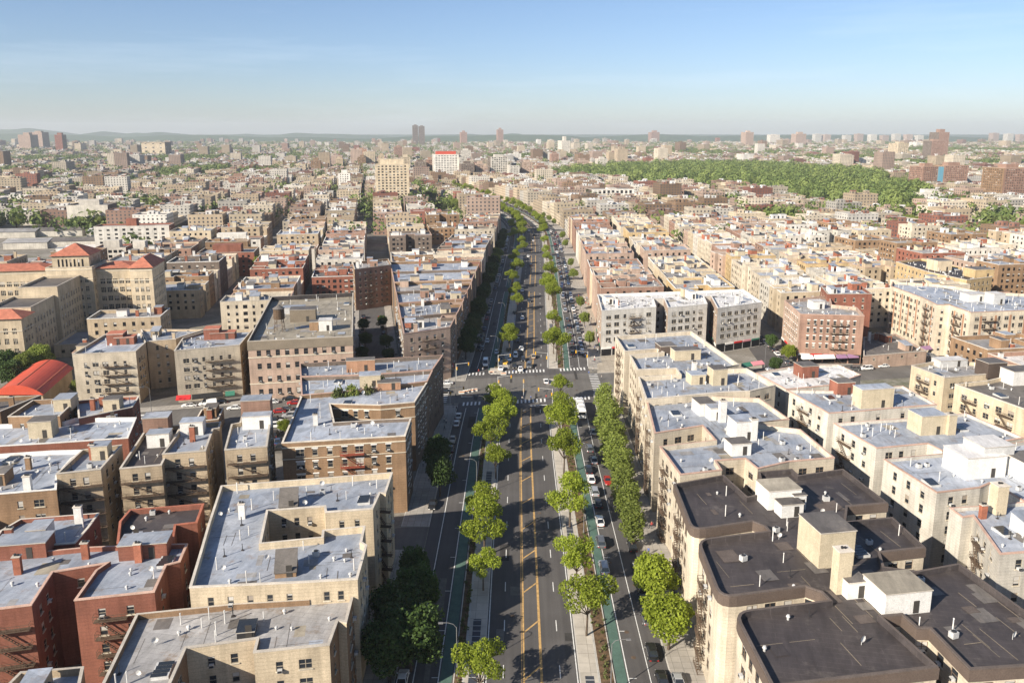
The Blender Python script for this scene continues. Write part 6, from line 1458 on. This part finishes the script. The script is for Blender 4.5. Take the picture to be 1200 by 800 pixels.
try:
    PM = [person_proto(.45), person_proto(.1)]
    pr = random.Random(2)
    spots = [(523,497,'the shaded pavement'),(521,505,'the shaded pavement'),(531,478,'the shaded pavement'),(535,482,'the shaded pavement'),(517,520,'the shaded pavement'),(519,540,'the shaded pavement'),(602,438,'the far crosswalk'),(611,437,'the far crosswalk'),(628,435,'the far crosswalk'),(612,470,'the near crosswalk'),(622,469,'the near crosswalk'),(640,468,'the near crosswalk'),
             (566,436,'the shaded corner'),(561,438,'the shaded corner'),(690,440,'the sunny corner'),(695,436,'the sunny corner'),(686,420,'the sunny plaza'),(690,400,'the sunny plaza'),(684,395,'the sunny plaza'),(680,380,'the sunny plaza'),(686,385,'the sunny plaza'),(675,360,'the sunny plaza'),(697,425,'the sunny plaza'),(678,352,'the sunny plaza'),(736,455,'the sunny corner'),(705,445,'the sunny corner')]
    n_far = {}
    for k_ in range(70):
        sd_ = pr.random() < .35; Y = pr.uniform(100, 236) if pr.random() < .45 else pr.uniform(284, 420)
        X = (-pr.uniform(20.3, 24) if sd_ else pr.uniform(26.5, 30 if Y < 240 else 37)) + cen(Y)
        wh_ = '%s pavement %s the crossing' % ('shaded' if sd_ else 'sunny', 'before' if Y < 240 else 'beyond'); n_far[wh_] = n_far.get(wh_, 0) + 1
        o = bpy.data.objects.new('person', pr.choice(PM)); C.objects.link(o); o.location = (X, Y, .17); o.rotation_euler = (0, 0, pr.choice((0, math.pi)) + pr.uniform(-.4, .4))
        o['label'] = 'walker on the %s, %s of those scattered there' % (wh_, ordinal(n_far[wh_])); o['category'] = 'person'; o['group'] = 'people walking near the crossing'
    for i, (x, y, wh_) in enumerate(spots):
        q = at(x, y); o = bpy.data.objects.new('person', pr.choice(PM)); C.objects.link(o); o.location = (q[0], q[1], .17 if 'cross' not in wh_ else .03); o.rotation_euler = (0, 0, pr.uniform(0, 6.28))
        o['label'] = 'walker on %s, %s of the tiny figures there' % (wh_, ordinal(sum(1 for s in spots[:i + 1] if s[2] == wh_))); o['category'] = 'person'; o['group'] = 'people walking near the crossing'
except Exception as e: print('PEOPLE', e)
# ------------------------------------------------------------ haze
hz = MB(); hz.box(-7600, 7600, -320, 13200, -1.5, 240, 'black_metal')
m = bpy.data.materials.new('haze'); m.use_nodes = True; m.node_tree.nodes.clear(); mo = m.node_tree.nodes.new('ShaderNodeOutputMaterial'); pv = m.node_tree.nodes.new('ShaderNodeVolumePrincipled')
pv.inputs['Color'].default_value = (.86, .93, 1.0, 1); pv.inputs['Density'].default_value = 6.5e-5; pv.inputs['Anisotropy'].default_value = .1
m.node_tree.links.new(pv.outputs[0], mo.inputs['Volume'])
me = hz.mesh('haze'); me.materials.clear(); me.materials.append(m); ho = bpy.data.objects.new('haze', me); C.objects.link(ho); ho['kind'] = 'stuff'; ho['label'] = 'pale blue haze over the whole town'; ho['category'] = 'haze'
ho.visible_shadow = True
for o in SC.objects:
    if 'category' in o and len(str(o.get('label', '')).split()) > 16: print('LONG', len(o['label'].split()), o['label'])
